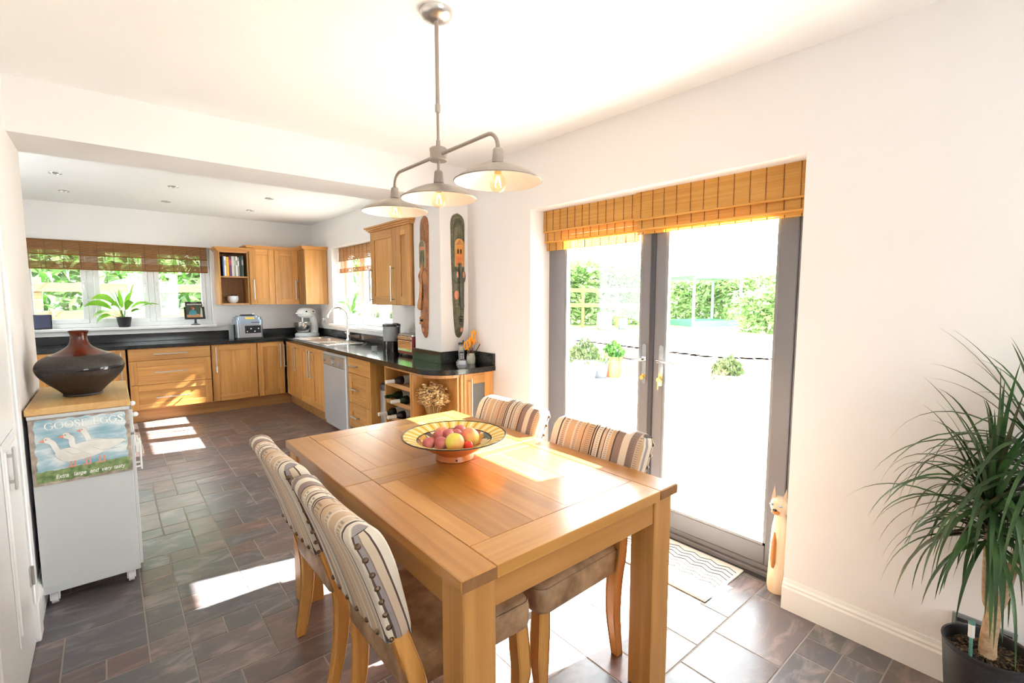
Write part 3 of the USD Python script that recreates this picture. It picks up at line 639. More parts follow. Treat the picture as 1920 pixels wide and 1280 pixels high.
def carcass(parent, w, d, z0, z1, m='oak_z', inner=True):
    obj('carcass', G().box(.001, w - .001, .001, d, z0, z1), m, parent)
BASE = 'base units under the worktop'
def base(name, label, loc, rz_, w, d=.56): 
    t = thing(name, label, 'cabinet', loc, rz_, group=BASE); carcass(t, w, d, .145, .868); return t

# back run
t = base('base_cabinet', 'oak base cabinet at the left end of the back run, behind the black vase', (-.87, FB + .02, 0), 0, 1.0)
d_ = shaker(t, 'door', .004, .496, .15, .865); bar_handle(d_, (.45, -.02, .68), .32, True)
d_ = shaker(t, 'door', .504, .996, .15, .865); bar_handle(d_, (.955, -.02, .68), .32, True)
t = base('drawer_unit', 'oak unit of three wide drawers on the back wall, behind the trolley', (.146, FB + .02, 0), 0, .81)
for z0, z1, fl in ((.727, .866, True), (.443, .722, False), (.15, .438, False)):
    d_ = shaker(t, 'drawer', .004, .806, z0, z1, flat=fl, fr=.07); bar_handle(d_, (.40, -.02, (z0 + z1) / 2 + (.0 if fl else .0) - (.01 if z0 < .4 else 0)), .33, False)
t = base('base_cabinet', 'single oak base cabinet with its handle at the left, right of the wide drawers', (.962, FB + .02, 0), 0, .515)
d_ = shaker(t, 'door', .004, .511, .15, .865); bar_handle(d_, (.045, -.02, .68), .32, True)
t = base('corner_cabinet', 'narrow oak corner door of the back run, beside the inner corner', (1.48, FB + .02, 0), 0, .33, .3)
d_ = shaker(t, 'door', .004, .326, .15, .865, fr=.065); bar_handle(d_, (.275, -.02, .68), .32, True)
# right run (local x runs towards the camera)
def right(y): return (FR + .02, y, 0)
t = base('corner_cabinet', 'narrow oak corner door of the right run, next to the inner corner', right(6.955), -90, .235)
d_ = shaker(t, 'door', .003, .232, .15, .865, fr=.055); bar_handle(d_, (.03, -.02, .67), .32, True)
t = base('base_cabinet', 'oak base cabinet under the drainer, between corner door and double doors', right(6.718), -90, .36)
d_ = shaker(t, 'door', .003, .357, .15, .865, fr=.065); bar_handle(d_, (.25, -.02, .67), .32, True)
t = base('base_cabinet', 'double-door oak base cabinet under the sink, left of the dishwasher', right(6.356), -90, .893)
d_ = shaker(t, 'door', .003, .444, .15, .865); bar_handle(d_, (.40, -.02, .66), .33, True)
d_ = shaker(t, 'door', .449, .89, .15, .865); bar_handle(d_, (.49, -.02, .66), .33, True)
t = thing('dishwasher', 'silver dishwasher with dials between sink doors and narrow drawers', 'dishwasher', right(5.455), -90)
obj('body', G().box(.004, .672, .0, .54, .05, .868), 'silver_paint', t)
dd = obj('door', G().box(.006, .64, -.035, 0, .09, .715, .006).box(.03, .62, -.03, .2, .055, .09, .004), 'silver_paint', t)
obj('side_edge', G().box(.641, .672, -.03, 0, .06, .865, .003), 'white_plastic', t)
cp = obj('control_panel', G().box(.006, .64, -.038, 0, .72, .83, .006), 'brushed_steel', t)
obj('top_strip', G().box(.006, .64, -.03, 0, .832, .866, .004), 'silver_paint', t)
for x in (.33, .50): obj('dial', G().cyl((x, -.038, .765), (x, -.056, .765), .020, .018, 20), 'silver_paint', cp, smooth=30)
obj('display', G().box(.25, .37, -.0395, -.037, .795, .82), 'grey_plastic', cp)
obj('button', G().box(.05, .09, -.042, -.037, .755, .775, .002), 'grey_plastic', cp)
t = base('drawer_unit', 'narrow oak unit of three drawers between dishwasher and bin', right(4.762), -90, .52)
for z0, z1, fl in ((.708, .866, True), (.405, .703, False), (.15, .40, False)):
    d_ = shaker(t, 'drawer', .004, .516, z0, z1, flat=fl, fr=.085); bar_handle(d_, (.19, -.02, (z0 + z1) / 2), .17, False)
obj('end_panel', G().box(.521, .541, -.02, .56, 0, .868), 'oak_z', t)
# wine rack and curved end shelves
t = thing('wine_rack', 'open oak wine rack unit with shelves between bin and dried flowers', 'wine rack', right(3.932), -90)
obj('side_panel', G().box(0, .02, -.015, .55, 0, .868, .002), 'oak_z', t); obj('side_panel', G().box(.462, .482, -.015, .55, 0, .868, .002), 'oak_z', t)
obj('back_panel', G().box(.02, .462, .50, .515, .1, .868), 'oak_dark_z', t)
obj('top_panel', G().box(.02, .462, -.012, .5, .845, .868, .002), 'oak_x', t)
for z in (.715, .56, .42, .27): obj('shelf', G().box(.02, .462, -.005, .5, z - .018, z, .002).box(.02, .462, -.012, .006, z - .022, z + .014, .002), 'oak_shelf', t)
obj('base_panel', G().box(.02, .462, 0, .5, .1, .145), 'oak_x', t)
cs = thing('curved_shelf_unit', 'open oak corner shelf with a curved front under the rounded worktop end', 'shelf', (0, 0, 0))
EC = [(1.84, 3.448)] + [(1.84 + .215 - .215 * math.cos(math.radians(a)), 3.275 - .215 * math.sin(math.radians(a))) for a in range(0, 91, 9)] + [(2.056, 3.448)]
EC = [(1.835, 3.448), (1.835, 3.30)] + [(2.035 - .20 * math.cos(math.radians(a)), 3.27 - .195 * math.sin(math.radians(a))) for a in range(0, 91, 9)] + [(2.055, 3.075), (2.055, 3.448)]
for nm, z0, z1 in (('top_panel', .842, .868), ('shelf', .40, .42), ('base_panel', .1, .145)): obj(nm, G().prism(Polygon(EC), 'z', z0, z1), 'oak_shelf', cs)
obj('back_panel', G().box(2.035, 2.055, 3.08, 3.448, .145, .842), 'oak_z', cs); obj('back_panel', G().box(1.84, 2.035, 3.42, 3.448, .145, .842), 'oak_z', cs)
t = thing('glazed_cabinet', 'small oak cabinet with a glazed door at the patio end of the worktop', 'cabinet', (2.057, 3.08, 0))
obj('carcass', G().box(0, .018, 0, .33, .1, .868).box(.298, .316, 0, .33, .1, .868).box(.018, .298, 0, .33, .85, .868).box(.018, .298, 0, .33, .1, .145).box(.018, .298, .315, .33, .145, .85), 'oak_z', t)
obj('shelf', G().box(.018, .298, .02, .31, .5, .518), 'oak_shelf', t)
d_ = shaker(t, 'door', .03, .314, .15, .865, glass=True, fr=.085); bar_handle(d_, (.078, -.02, .66), .34, True)
obj('edge_strip', G().box(.0, .027, -.018, 0, .1, .865, .003), 'oak_z', t)
struct('trim_2', G().box(-1.6, 1.90, FB + .075, FB + .09, 0, .145).box(FR + .075, FR + .09, 3.93, FB + .08, 0, .145), 'oak_plinth')     # plinth of the base units
struct('trim_3', G().prism(Polygon([(1.90, 3.93), (1.90, 3.30), (1.95, 3.19), (2.06, 3.13), (2.36, 3.13), (2.36, 3.15), (2.07, 3.15), (1.965, 3.2), (1.92, 3.31), (1.92, 3.93)]), 'z', 0, .1), 'oak_plinth')

# worktop with upstands
WX, WY = 1.803, 6.947
outline = Polygon([(-1.7, YB), (-1.7, WY), (WX, WY), (WX, 3.29)] + [(2.043 - .24 * math.cos(math.radians(a)), 3.275 - .24 * math.sin(math.radians(a))) for a in range(0, 91, 6)] + [(XR, 3.035), (XR, PY0), (PX, PY0), (PX, PY1), (XK, PY1), (XK, YB)])
hole = union_all([rbox(1.93, 2.26, 6.02, 6.46, .05), rbox(1.96, 2.22, 6.55, 6.72, .04)])
wt = thing('worktop', 'black speckled kitchen worktop running round two walls to a rounded end', 'worktop')
top = outline.difference(hole)
gg = G().prism(top.buffer(-.004), 'z', .906, .91).prism(top, 'z', .871, .906)
obj('slab', gg, 'worktop', wt)
us = G().box(-1.7, XK, YB - .02, YB, .91, 1.008, .003).box(XK - .02, XK, PY1, YB - .02, .91, 1.008, .003)
obj('upstand', us, 'worktop', wt)
us = G().box(PX - .02, PX, PY0 - .02, PY1 + .02, .91, 1.008, .003).box(PX, XR, PY0 - .02, PY0, .91, 1.008, .003).box(PX, XK, PY1, PY1 + .02, .91, 1.008, .003)
obj('upstand', us, 'worktop', wt)
obj('upstand', G().box(XR - .02, XR, 3.035, PY0 - .02, .91, 1.008, .003), 'worktop', wt)
# sink and tap
sk = thing('sink', 'steel one and a half bowl sink with drainer set in the worktop under the window', 'sink', (0, 0, 0))
gg = G().prism(rbox(1.875, 2.335, 5.48, 6.80, .03).difference(hole.buffer(-.006)), 'z', .9095, .9155)
obj('rim_plate', gg, 'steel', sk)
def bowl(x0, x1, y0, y1, dep):
    outer = rbox(x0, x1, y0, y1, .045); inner = outer.buffer(-.004)
    return G().prism(outer.difference(inner), 'z', .9 - dep, .9095).prism(outer, 'z', .896 - dep, .9 - dep)
obj('bowl', bowl(1.936, 2.254, 6.026, 6.454, .17), 'steel', sk); obj('bowl', bowl(1.966, 2.214, 6.556, 6.714, .12), 'steel', sk)
for k in range(7): obj('drainer_rib', G().box(1.93 + k * .048, 1.945 + k * .048, 5.54, 5.96, .9155, .919, .0015), 'steel', sk)
tp = thing('kitchen_tap', 'chrome swan-neck mixer tap behind the sink', 'tap', (2.315, 5.98, .9155))
obj('body', G().lathe([(0, 0), (.027, 0), (.027, .01), (.02, .02), (.019, .12), (.016, .14), (0, .14)], 20), 'chrome', tp, smooth=40)
obj('spout', G().tube(np.array([(0, 0, .12), (0, 0, .22), (0, 0, .3)] + [(-.115 + .115 * math.cos(math.radians(a)), .02 * (1 - math.cos(math.radians(a))), .3 + .115 * math.sin(math.radians(a))) for a in range(12, 169, 12)] + [(-.23, .04, .29)]), .0105, 12), 'chrome', tp, smooth=60)
for s in (-1, 1): obj('tap_lever', G().cyl((0, s * .015, .075), (0, s * .04, .08), .012, n=12).tube([(0, s * .04, .08), (-.01, s * .075, .1)], [.007, .005], 10), 'chrome', tp, smooth=40)

# wall cabinets
def cornice(parent, poly, z):
    for k, (o, a, b) in enumerate(((.012, 0, .012), (.03, .012, .03), (.045, .03, .045))): pass
    gg = G().prism(poly.buffer(.014, join_style=2), 'z', z, z + .014).prism(poly.buffer(.03, join_style=2), 'z', z + .014, z + .03).prism(poly.buffer(.045, join_style=2), 'z', z + .03, z + .046)
    return obj('cornice', gg, 'oak_x', parent)
UF = 7.246
t = thing('open_wall_shelf', 'open oak wall shelf unit with cookbooks above and a white bowl below', 'shelf', (1.135, UF, 1.36))
obj('side_panel', G().box(0, .018, 0, .315, 0, .70, .002), 'oak_z', t); obj('side_panel', G().box(.33, .35, 0, .315, 0, .70, .002), 'oak_dark_z', t)
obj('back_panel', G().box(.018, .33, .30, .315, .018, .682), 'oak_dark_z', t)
for z in (0, .355, .682): obj('shelf', G().box(.018, .33, .004, .30, z, z + .018, .002), 'oak_shelf', t)
cornice(t, sbox(0, 0, .35, .315), .70)
t = thing('wall_cabinet', 'double-door oak wall cabinet on the back wall between open shelf and corner', 'cabinet', (1.487, UF, 1.36))
carcass(t, .62, .315, 0, .74)
d_ = shaker(t, 'door', .003, .309, 0, .742); bar_handle(d_, (.045, -.02, .2), .27, True)
d_ = shaker(t, 'door', .313, .617, 0, .742); bar_handle(d_, (.575, -.02, .2), .27, True)
cornice(t, sbox(0, 0, .62, .315), .742)
t = thing('corner_wall_cabinet', 'tall pale-sided oak corner wall cabinet above the stand mixer', 'cabinet', (2.112, 6.935, 1.36))
obj('carcass', G().box(.012, .30, .02, .62, 0, .745), 'oak_z', t)
obj('side_panel', G().box(.0, .302, 0, .02, 0, .75, .003), 'oak_z', t)
d_ = obj('door', G().box(0, .012, .022, .30, 0, .745, .002), 'oak_dark_z', t)
for y0, y1, z0, z1 in ((.022, .09, 0, .745), (.23, .30, 0, .745), (.09, .23, 0, .07), (.09, .23, .675, .745)): obj('frame_piece', G().box(-.008, .001, y0, y1, z0, z1, .002), 'oak_dark_z', d_)
bh = G().cyl((-.04, .27, .07), (-.04, .27, .34), .007, n=10).cyl((-.008, .27, .09), (-.04, .27, .09), .005, n=8).cyl((-.008, .27, .32), (-.04, .27, .32), .005, n=8)
obj('handle', bh, 'brushed_steel', t, smooth=40)
cornice(t, sbox(-.005, 0, .30, .62), .75)
t = thing('wall_cabinet', 'double-door oak wall cabinet on the right wall between sink window and pillar', 'cabinet', (2.09, 4.69, 1.385), -90)
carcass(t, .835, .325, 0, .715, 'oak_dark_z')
d_ = shaker(t, 'door', .003, .555, 0, .718, fr=.085); bar_handle(d_, (.035, -.02, .195), .33, True); bar_handle(d_, (.51, -.02, .2), .33, True)
d_ = shaker(t, 'door', .559, .832, 0, .718, fr=.085)
cornice(t, sbox(0, -.02, .835, .325), .718)

# ------------------------------------------------------------------ dining table
TX0, TX1, TY0, TY1, TZ, TS = .610, 1.5565, .913, 2.400, .785, 1.660
tb = thing('dining_table', 'oak extending dining table with a framed plank top and square legs', 'table', ((TX0 + TX1) / 2, (TY0 + TY1) / 2, 0))
ox, oy = (TX0 + TX1) / 2, (TY0 + TY1) / 2
def tbox(name, x0, x1, y0, y1, z0, z1, m, b=.003): return obj(name, G().box(x0 - ox, x1 - ox, y0 - oy, y1 - oy, z0, z1, b), m, tb)
g0, th = .0007, .036
for (ya, yb, ea, eb) in ((TY0, TS - .001, .122, .058), (TS + .001, TY1, .112, .115)):
    bw = .108
    tbox('border_board', TX0, TX0 + bw, ya, yb, TZ - th, TZ, 'table_y'); tbox('border_board', TX1 - bw, TX1, ya, yb, TZ - th, TZ, 'table_y')
    for q in (TX0, TX1 - bw):
        if ya == TY0: tbox('board_end', q + .002, q + bw - .001, ya - .0008, ya + .002, TZ - th + .002, TZ - .003, 'end_grain', 0)
    xa, xb = TX0 + bw + g0, TX1 - bw - g0
    tbox('end_board', xa, xb, ya, ya + ea, TZ - th, TZ - .0002, 'table_pale_x', .0015); tbox('end_board', xa, xb, yb - eb, yb, TZ - th, TZ - .0002, 'table_x', .0015)
    ws = [.075, .17, .155, .18, .17]; k = (xb - xa) / sum(ws); x = xa
    for q, w in enumerate(ws):
        tbox('plank', x + (g0 / 2 if q else 0), x + w * k - g0 / 2, ya + ea + g0, yb - eb - g0, TZ - th, TZ - .0003, ('table_pale_y', 'table_y', 'table_y', 'table_pale_y', 'table_y')[q], .0006); x += w * k
lg = .102
for x in (TX0 + .014, TX1 - .014 - lg):
    for y in (TY0 + .014, TY1 - .014 - lg): tbox('leg', x, x + lg, y, y + lg, 0, TZ - th, 'table_z', .004)
tbox('apron', TX0 + .116, TX1 - .116, TY0 + .022, TY0 + .044, TZ - .128, TZ - th, 'table_apron'); tbox('apron', TX0 + .116, TX1 - .116, TY1 - .044, TY1 - .022, TZ - .128, TZ - th, 'table_apron')
for x in (TX0 + .022, TX1 - .044):
    obj('apron', G().box(x - ox, x + .022 - ox, TY0 + .116 - oy, TY1 - .116 - oy, TZ - .128, TZ - th, .003), 'table_y', tb)

# ------------------------------------------------------------------ chairs: local frame faces +x, origin on the floor
ZLOW = .545
def chair_hw(z): return float(np.interp(z, [.50, .55, .65, .78, .865, .892, .912], [.196, .204, .222, .246, .248, .238, .212]))
def chair_back():
    """A closed padded back; st.x runs across the back from 0 to 1 and on over both sides."""
    fr = spline([(-.202, ZLOW), (-.214, .60), (-.250, .73), (-.278, .82), (-.304, .876), (-.328, .899)], 5)
    re = spline([(-.280, ZLOW), (-.292, .60), (-.330, .73), (-.362, .82), (-.383, .868), (-.385, .888)], 5)
    top = spline([(-.328, .899), (-.351, .908), (-.374, .904), (-.385, .888)], 4)
    outl = np.vstack([fr, top[1:-1], re[::-1]]); n = len(outl)
    cen = np.array([[(np.interp(z, fr[:, 1], fr[:, 0]) + np.interp(z, re[:, 1], re[:, 0])) / 2, z] for _, z in outl]); cen[:, 1] = np.clip(cen[:, 1], ZLOW + .015, .868)
    sl = [(-1, .16), (-.985, .05), (-.955, 0)] + [(t, 0) for t in np.linspace(-.9, .9, 15)] + [(.955, 0), (.985, .05), (1, .16)]
    v, uv = [], []
    def pnt(t, inset, q, c):
        bow = .012 * (1 - t * t) * np.interp(q[1], [.5, .8], [.6, 1.0]); w = q * (1 - inset) + c * inset
        return (w[0] - bow, t * chair_hw(q[1]), w[1])
    for t, inset in sl:
        for q, c in zip(outl, cen): v.append(pnt(t, inset, q, c)); uv.append((.5 + .5 * t * chair_hw(q[1]) / .25, q[1]))
    f = [[i * n + k, i * n + n + k, i * n + n + (k + 1) % n, i * n + (k + 1) % n] for i in range(len(sl) - 1) for k in range(n)]
    # sides: a ladder from the rear edge to the front edge
    m = len(fr); K = 6
    for t, sg in ((-1, -1), (1, 1)):
        b0 = len(v)
        for i in range(m):
            A = np.array(pnt(t, .16, re[i], (fr[i] + re[i]) / 2)); B = np.array(pnt(t, .16, fr[i], (fr[i] + re[i]) / 2))
            for k in range(K):
                w = k / (K - 1); p = A * (1 - w) + B * w; p[1] += sg * .004 * math.sin(PI * w); v.append(tuple(p)); e = .5 + .5 * t * chair_hw(re[i][1]) / .25
                uv.append((e + sg * (.02 + w * .30), p[2]))
        for i in range(m - 1):
            for k in range(K - 1):
                q = [b0 + i * K + k, b0 + i * K + k + 1, b0 + (i + 1) * K + k + 1, b0 + (i + 1) * K + k]; f.append(q if sg < 0 else q[::-1])
        # the curl at the top of the side
        tp = [np.array(pnt(t, .16, q, c)) for q, c in zip(np.vstack([fr[-1:], top[1:-1], re[-1:]]), np.tile((fr[-1] + re[-1]) / 2, (len(top), 1)))]; c0 = len(v); v += [tuple(p) for p in tp]; uv += [(.5 + .58 * t, p[2]) for p in tp]
        for k in range(1, len(tp) - 1): q = [c0, c0 + k, c0 + k + 1]; f.append((q if sg > 0 else q[::-1]) + [q[2] if sg > 0 else q[0]])
    v, f = np.array(v), np.array(f); f = np.vstack([f[:, [0, 1, 2]], f[:, [0, 2, 3]]]); f = f[(f[:, 0] != f[:, 2]) & (f[:, 1] != f[:, 2])]
    return v, f, np.array(uv), fr, re
def make_chair(label, loc, rotz):
    t = thing('dining_chair', label, 'chair', loc, rotz, group='upholstered chairs round the dining table')
    # seat cushion: rounded, slightly domed
    sx0, sx1, sy = -.232, .228, .225; rings = [(.374, .012, 0), (.380, .003, 0), (.396, 0, 0), (.446, 0, 0), (.466, .004, 0), (.480, .015, 0), (.487, .04, .3), (.490, .09, .6)]
    base_ = np.array(rbox(-1, 1, -1, 1, .17).exterior.coords[:-1]); v = []; n = len(base_)
    def ringpts(ins, z):
        cx, hx = (sx0 + sx1) / 2, (sx1 - sx0) / 2
        return [(cx + px * (hx - ins), py * (sy - ins) * (1 - .045 * (1 - px) / 2), z) for px, py in base_]
    for z, ins, _ in rings: v += ringpts(ins, z)
    f = [[i * n + k, i * n + (k + 1) % n, (i + 1) * n + (k + 1) % n, (i + 1) * n + k] for i in range(len(rings) - 1) for k in range(n)]
    gs = G().add(v, f); va = np.array(v)
    gs.add(np.vstack([va[-n:], va[-n:].mean(0) + [0, 0, .003]]), [[n, k, (k + 1) % n] for k in range(n)]); gs.add(np.vstack([va[:n], va[:n].mean(0)]), [[n, (k + 1) % n, k] for k in range(n)])
    seat = obj('seat', gs, 'tan_leather', t, smooth=50)
    obj('seam', G().tube([(p[0], p[1], .468) for p in ringpts(.0035, .468)] + [ringpts(.0035, .468)[0]], .0022, 6), 'tan_leather', seat, smooth=True)
    bv, bf, buv, fr, re = chair_back()
    back = usdkit.mesh(stage, f'{t.GetPath()}/backrest', (bv, bf), M['stripe_fabric'], smooth=True, uv=buv).GetPrim()
    # upholstery studs: down both sides at the back edge and along the lower back edge
    pos = []
    for s in (-1, 1):
        for z in (.866, .825, .780, .735, .690, .645, .600, .557): 
            x = np.interp(z, re[:, 1], re[:, 0]); pos.append(((x + .013, s * (chair_hw(z) + .001), z), (0, s, 0)))
    for y in (-.165, -.10, -.035, .035, .10, .165): pos.append(((-.286 - .007 * (1 - (y / .21) ** 2), y, ZLOW + .02), (-1, 0, -.2)))
    for p, d in pos:
        d = np.array(d, float); d /= np.linalg.norm(d); a = np.cross(d, [0.3, 0.2, 1]); a /= np.linalg.norm(a); b = np.cross(d, a); R = np.c_[a, b, d]
        gq = G().lathe([(.0085, -.001), (.0078, .003), (.0045, .0058), (0, .0068)], 8); gg = G().merge(gq, m4(R, p))
        obj('stud', gg, 'old_brass', back, smooth=True)
    # front legs with a slight knee, sabre back legs
    def leg(pts, sec):
        p = spline(pts, 4); m = len(p); s_ = np.interp(np.linspace(0, 1, m), np.linspace(0, 1, len(sec)), sec); vv = []
        for (x, y, z), w in zip(p, s_):
            for a, b in ((-1, -1), (1, -1), (1, 1), (-1, 1)):
                for e in ((.82, 1), (1, .82)) if a * b > 0 else ((1, .82), (.82, 1)): vv.append((x + a * e[0] * w, y + b * e[1] * w, z))
        k8 = 8; ff = [[i * k8 + k, i * k8 + (k + 1) % k8, (i + 1) * k8 + (k + 1) % k8, (i + 1) * k8 + k] for i in range(m - 1) for k in range(k8)]
        if pts[0][2] > pts[-1][2]: ff = [[a, d, c, b] for a, b, c, d in ff]
        return G().add(vv, ff).add(vv[-8:], [[0, 1, 2, 3], [0, 3, 4, 7], [4, 5, 6, 7]])
    for s in (-1, 1):
        obj('leg', leg([(.192, s * .185, .38), (.198, s * .188, .29), (.202, s * .190, .20), (.188, s * .182, .09), (.178, s * .177, 0)], [.025, .027, .026, .019, .016]), 'beech_z', t, smooth=35)
        obj('leg', leg([(-.252, s * .178, .60), (-.232, s * .196, .52), (-.210, s * .207, .44), (-.194, s * .204, .35), (-.196, s * .198, .22), (-.214, s * .195, .10), (-.235, s * .192, 0)], [.022, .024, .025, .025, .023, .020, .0175]), 'beech_z', t, smooth=35)
    obj('seat_rail', G().box(-.17, .19, -.16, .16, .35, .376), 'beech_z', t)
    return t
ch = make_chair('striped dining chair nearest the camera, at the left side of the table', (.795, 1.33, 0), 0)
dup(ch, (.795, 1.905, 0), 0, 'striped dining chair on the left side, farther along the table towards the kitchen')
dup(ch, (1.290, 1.335, 0), 180, 'striped dining chair on the patio side nearest the camera, in front of the door handles')
dup(ch, (1.290, 1.935, 0), 180, 'striped dining chair on the patio side, by the end of the kitchen worktop')

# ------------------------------------------------------------------ bowl of fruit
BX, BY = 1.09, 1.675
bw = thing('fruit_bowl', 'wide painted yellow and orange pottery bowl standing on the table', 'bowl', (BX, BY, TZ))
SB = .975
outp = [(.0, .004), (.078, .0), (.083, .004), (.080, .012), (.076, .024), (.090, .033), (.125, .052), (.170, .078), (.205, .093), (.222, .100)]
inp = [(.222, .1015), (.203, .099), (.168, .087), (.160, .083), (.12, .062), (.08, .045), (.04, .036), (0, .034)]
outp = [(r * SB, z) for r, z in outp]; inp = [(r * SB, z) for r, z in inp]
obj('body', G().lathe(outp, 64), 'bowl_outside', bw, smooth=40)
obj('inside', G().lathe(inp, 64), 'bowl_inside', bw, smooth=40)
obj('rim', G().tube([(.2225 * SB * math.cos(a), .2225 * SB * math.sin(a), .1008) for a in np.linspace(0, 2 * PI, 65)], .0028, 8, caps=False), 'bowl_rim', bw, smooth=True)
obj('foot_hole', G().cyl((-.036, -.0695, .013), (-.0375, -.0725, .013), .004, n=10), 'mask_black', bw)
def fruit(label, cat, name, dx, dy, dz, r, m, sc=(1, 1, 1), crease=0.0, stalk=False, tilt=0):
    ob = thing(name, label, cat, (BX + dx, BY + dy, TZ + dz), group='fruit in the painted bowl')
    mm = trimesh.creation.icosphere(3, 1.0); v = np.array(mm.vertices)
    th_ = np.arctan2(v[:, 1], v[:, 0]); rr = np.hypot(v[:, 0], v[:, 1])
    k = 1 - .16 * np.exp(-(rr / .28) ** 2) * (v[:, 2] > 0) - .09 * np.exp(-(rr / .25) ** 2) * (v[:, 2] < 0) - crease * np.exp(-(th_ / .22) ** 2) * rr
    v = v * k[:, None] * r * np.array(sc); v = v @ (rz(rng.uniform(0, 360)) @ rx(tilt)).T
    obj('flesh', (v, mm.faces), m, ob, smooth=True)
    if stalk: obj('stalk', G().tube([(0, 0, r * .78), (.002, .001, r * .95), (.004, 0, r * 1.08)], [.0018, .0014, .0018], 6), 'bark', ob)
    return ob
# offsets along the view: camera looks along (0.643, 0.766); right is (0.766, -0.643)
def fr_at(u, w): return (u * .766 + w * .643, -u * .643 + w * .766)
for (lab, cat, nm, u, w, z, r, m, kw) in [
    ('yellow and pink apple at the front of the fruit bowl', 'apple', 'apple', .012, -.088, .093, .039, 'fruit_apple', dict(stalk=True, tilt=25)),
    ('large orange-pink peach at the right of the fruit bowl', 'peach', 'peach', .066, -.018, .094, .040, 'fruit_peach', dict(crease=.05, tilt=40)),
    ('pink peach at the back left of the fruit bowl', 'peach', 'peach', -.055, .028, .088, .037, 'fruit_peach', dict(crease=.05, tilt=70)),
    ('small red tomato at the right front of the fruit bowl', 'tomato', 'tomato', .066, -.085, .078, .020, 'fruit_tomato', {}),
    ('red plum at the left front of the fruit bowl', 'plum', 'plum', -.098, -.062, .080, .0265, 'fruit_plum', dict(sc=(1, 1, .95), crease=.04)),
    ('dusky plum in the front row, left of the apple', 'plum', 'plum', -.045, -.080, .086, .0275, 'fruit_plum', dict(sc=(.95, 1.05, 1), crease=.05, tilt=60)),
    ('plum lying on top of the pile, left one of two', 'plum', 'plum', -.060, -.028, .103, .0245, 'fruit_plum', dict(crease=.05, tilt=80)),
    ('plum lying on top of the pile, right one of two', 'plum', 'plum', -.022, -.030, .106, .0255, 'fruit_plum', dict(crease=.05, tilt=80)),
    ('small plum behind the apple in the middle of the bowl', 'plum', 'plum', .010, -.002, .100, .0235, 'fruit_plum', dict(crease=.05, tilt=50)),
    ('round plum at the very back of the fruit bowl', 'plum', 'plum', .016, .062, .094, .030, 'fruit_plum', dict(crease=.05, tilt=80)),
    ('little red plum half hidden behind the back peach', 'plum', 'plum', -.022, .060, .086, .022, 'fruit_plum', dict()),
    ('red cherry tomato behind the orange-pink peach', 'tomato', 'tomato', .044, .022, .088, .018, 'fruit_tomato', {})]:
    dx, dy = fr_at(u, w); fruit(lab, cat, nm, dx, dy, z, r, m, **kw)

# ------------------------------------------------------------------ pendant lamp
LX, LY = 1.014, 1.649
lp = thing('pendant_lamp', 'brushed metal ceiling pendant with three dish shades on a bent bar over the table', 'lamp', (LX, LY, 0))
obj('ceiling_rose', G().lathe([(0, ZC - .036), (.018, ZC - .036), (.036, ZC - .032), (.053, ZC - .022), (.060, ZC - .011), (.062, ZC), (0, ZC)], 36), 'steel', lp, smooth=40)
obj('upper_rod', G().cyl((0, 0, 2.185), (0, 0, ZC - .03), .0075, n=14), 'pewter', lp, smooth=40)
obj('joint', G().lathe([(0, 2.165), (.009, 2.165), (.0105, 2.17), (.0105, 2.19), (.009, 2.196), (0, 2.196)], 16), 'aged_pewter', lp, smooth=40)
obj('lower_rod', G().cyl((0, 0, 2.035), (0, 0, 2.17), .0052, n=12), 'pewter', lp, smooth=40)
obj('hub', G().lathe([(0, 2.062), (.007, 2.062), (.0085, 2.04), (.012, 2.038), (.028, 2.034), (.0335, 2.03), (.0335, 2.022), (.032, 2.020), (.032, 1.992), (.0335, 1.990), (.032, 1.984), (0, 1.984)], 28), 'pewter', lp, smooth=40)
ARM = .37
def shade(y):
    rimz = 1.842
    prof = [(.0185, 1.900), (.024, 1.896), (.060, 1.888), (.100, 1.872), (.128, 1.856), (.1455, rimz)]
    sh = obj('shade', G().lathe([(.0135, 1.945), (.016, 1.944), (.020, 1.902)] + prof, 56, (0, y, 0)), 'aged_pewter', lp, smooth=40)
    ip = [(r - .0015, z - .0025) for r, z in prof][::-1]
    obj('shade_lining', G().lathe([(.1455, rimz), (.1435, rimz - .001)] + ip + [(0, 1.897)], 56, (0, y, 0)), 'shade_white', sh, smooth=40)
    obj('shade_rim', G().tube([(.1455 * math.cos(a), y + .1455 * math.sin(a), rimz) for a in np.linspace(0, 2 * PI, 57)], .0016, 6, caps=False), 'aged_pewter', sh)
    obj('socket_cap', G().lathe([(0, 1.948), (.0125, 1.948), (.0165, 1.940), (.0195, 1.905), (0, 1.905)], 20, (0, y, 0)), 'aged_pewter', lp, smooth=40)
    b = obj('bulb', G().lathe([(0, 1.806), (.011, 1.808), (.0205, 1.814), (.0265, 1.824), (.0285, 1.836), (.0255, 1.849), (.018, 1.861), (.0125, 1.869), (.0115, 1.884)], 20, (0, y, 0)), 'bulb_glass', lp, smooth=True)
    fl = G()
    for k in range(4):
        a = k * PI / 2; fl.tube([(.013 * math.cos(a), y + .013 * math.sin(a), 1.824), (.009 * math.cos(a + .4), y + .009 * math.sin(a + .4), 1.84), (.004 * math.cos(a + .8), y + .004 * math.sin(a + .8), 1.858)], .0016, 5)
    obj('filament', fl, 'filament', b); obj('bulb_cap', G().cyl((0, y, 1.868), (0, y, 1.9), .012, n=14), 'brass', b)
for y in (-ARM, 0, ARM): shade(y)
obj('centre_stem', G().cyl((0, 0, 1.945), (0, 0, 1.99), .0052, n=12), 'pewter', lp, smooth=40)
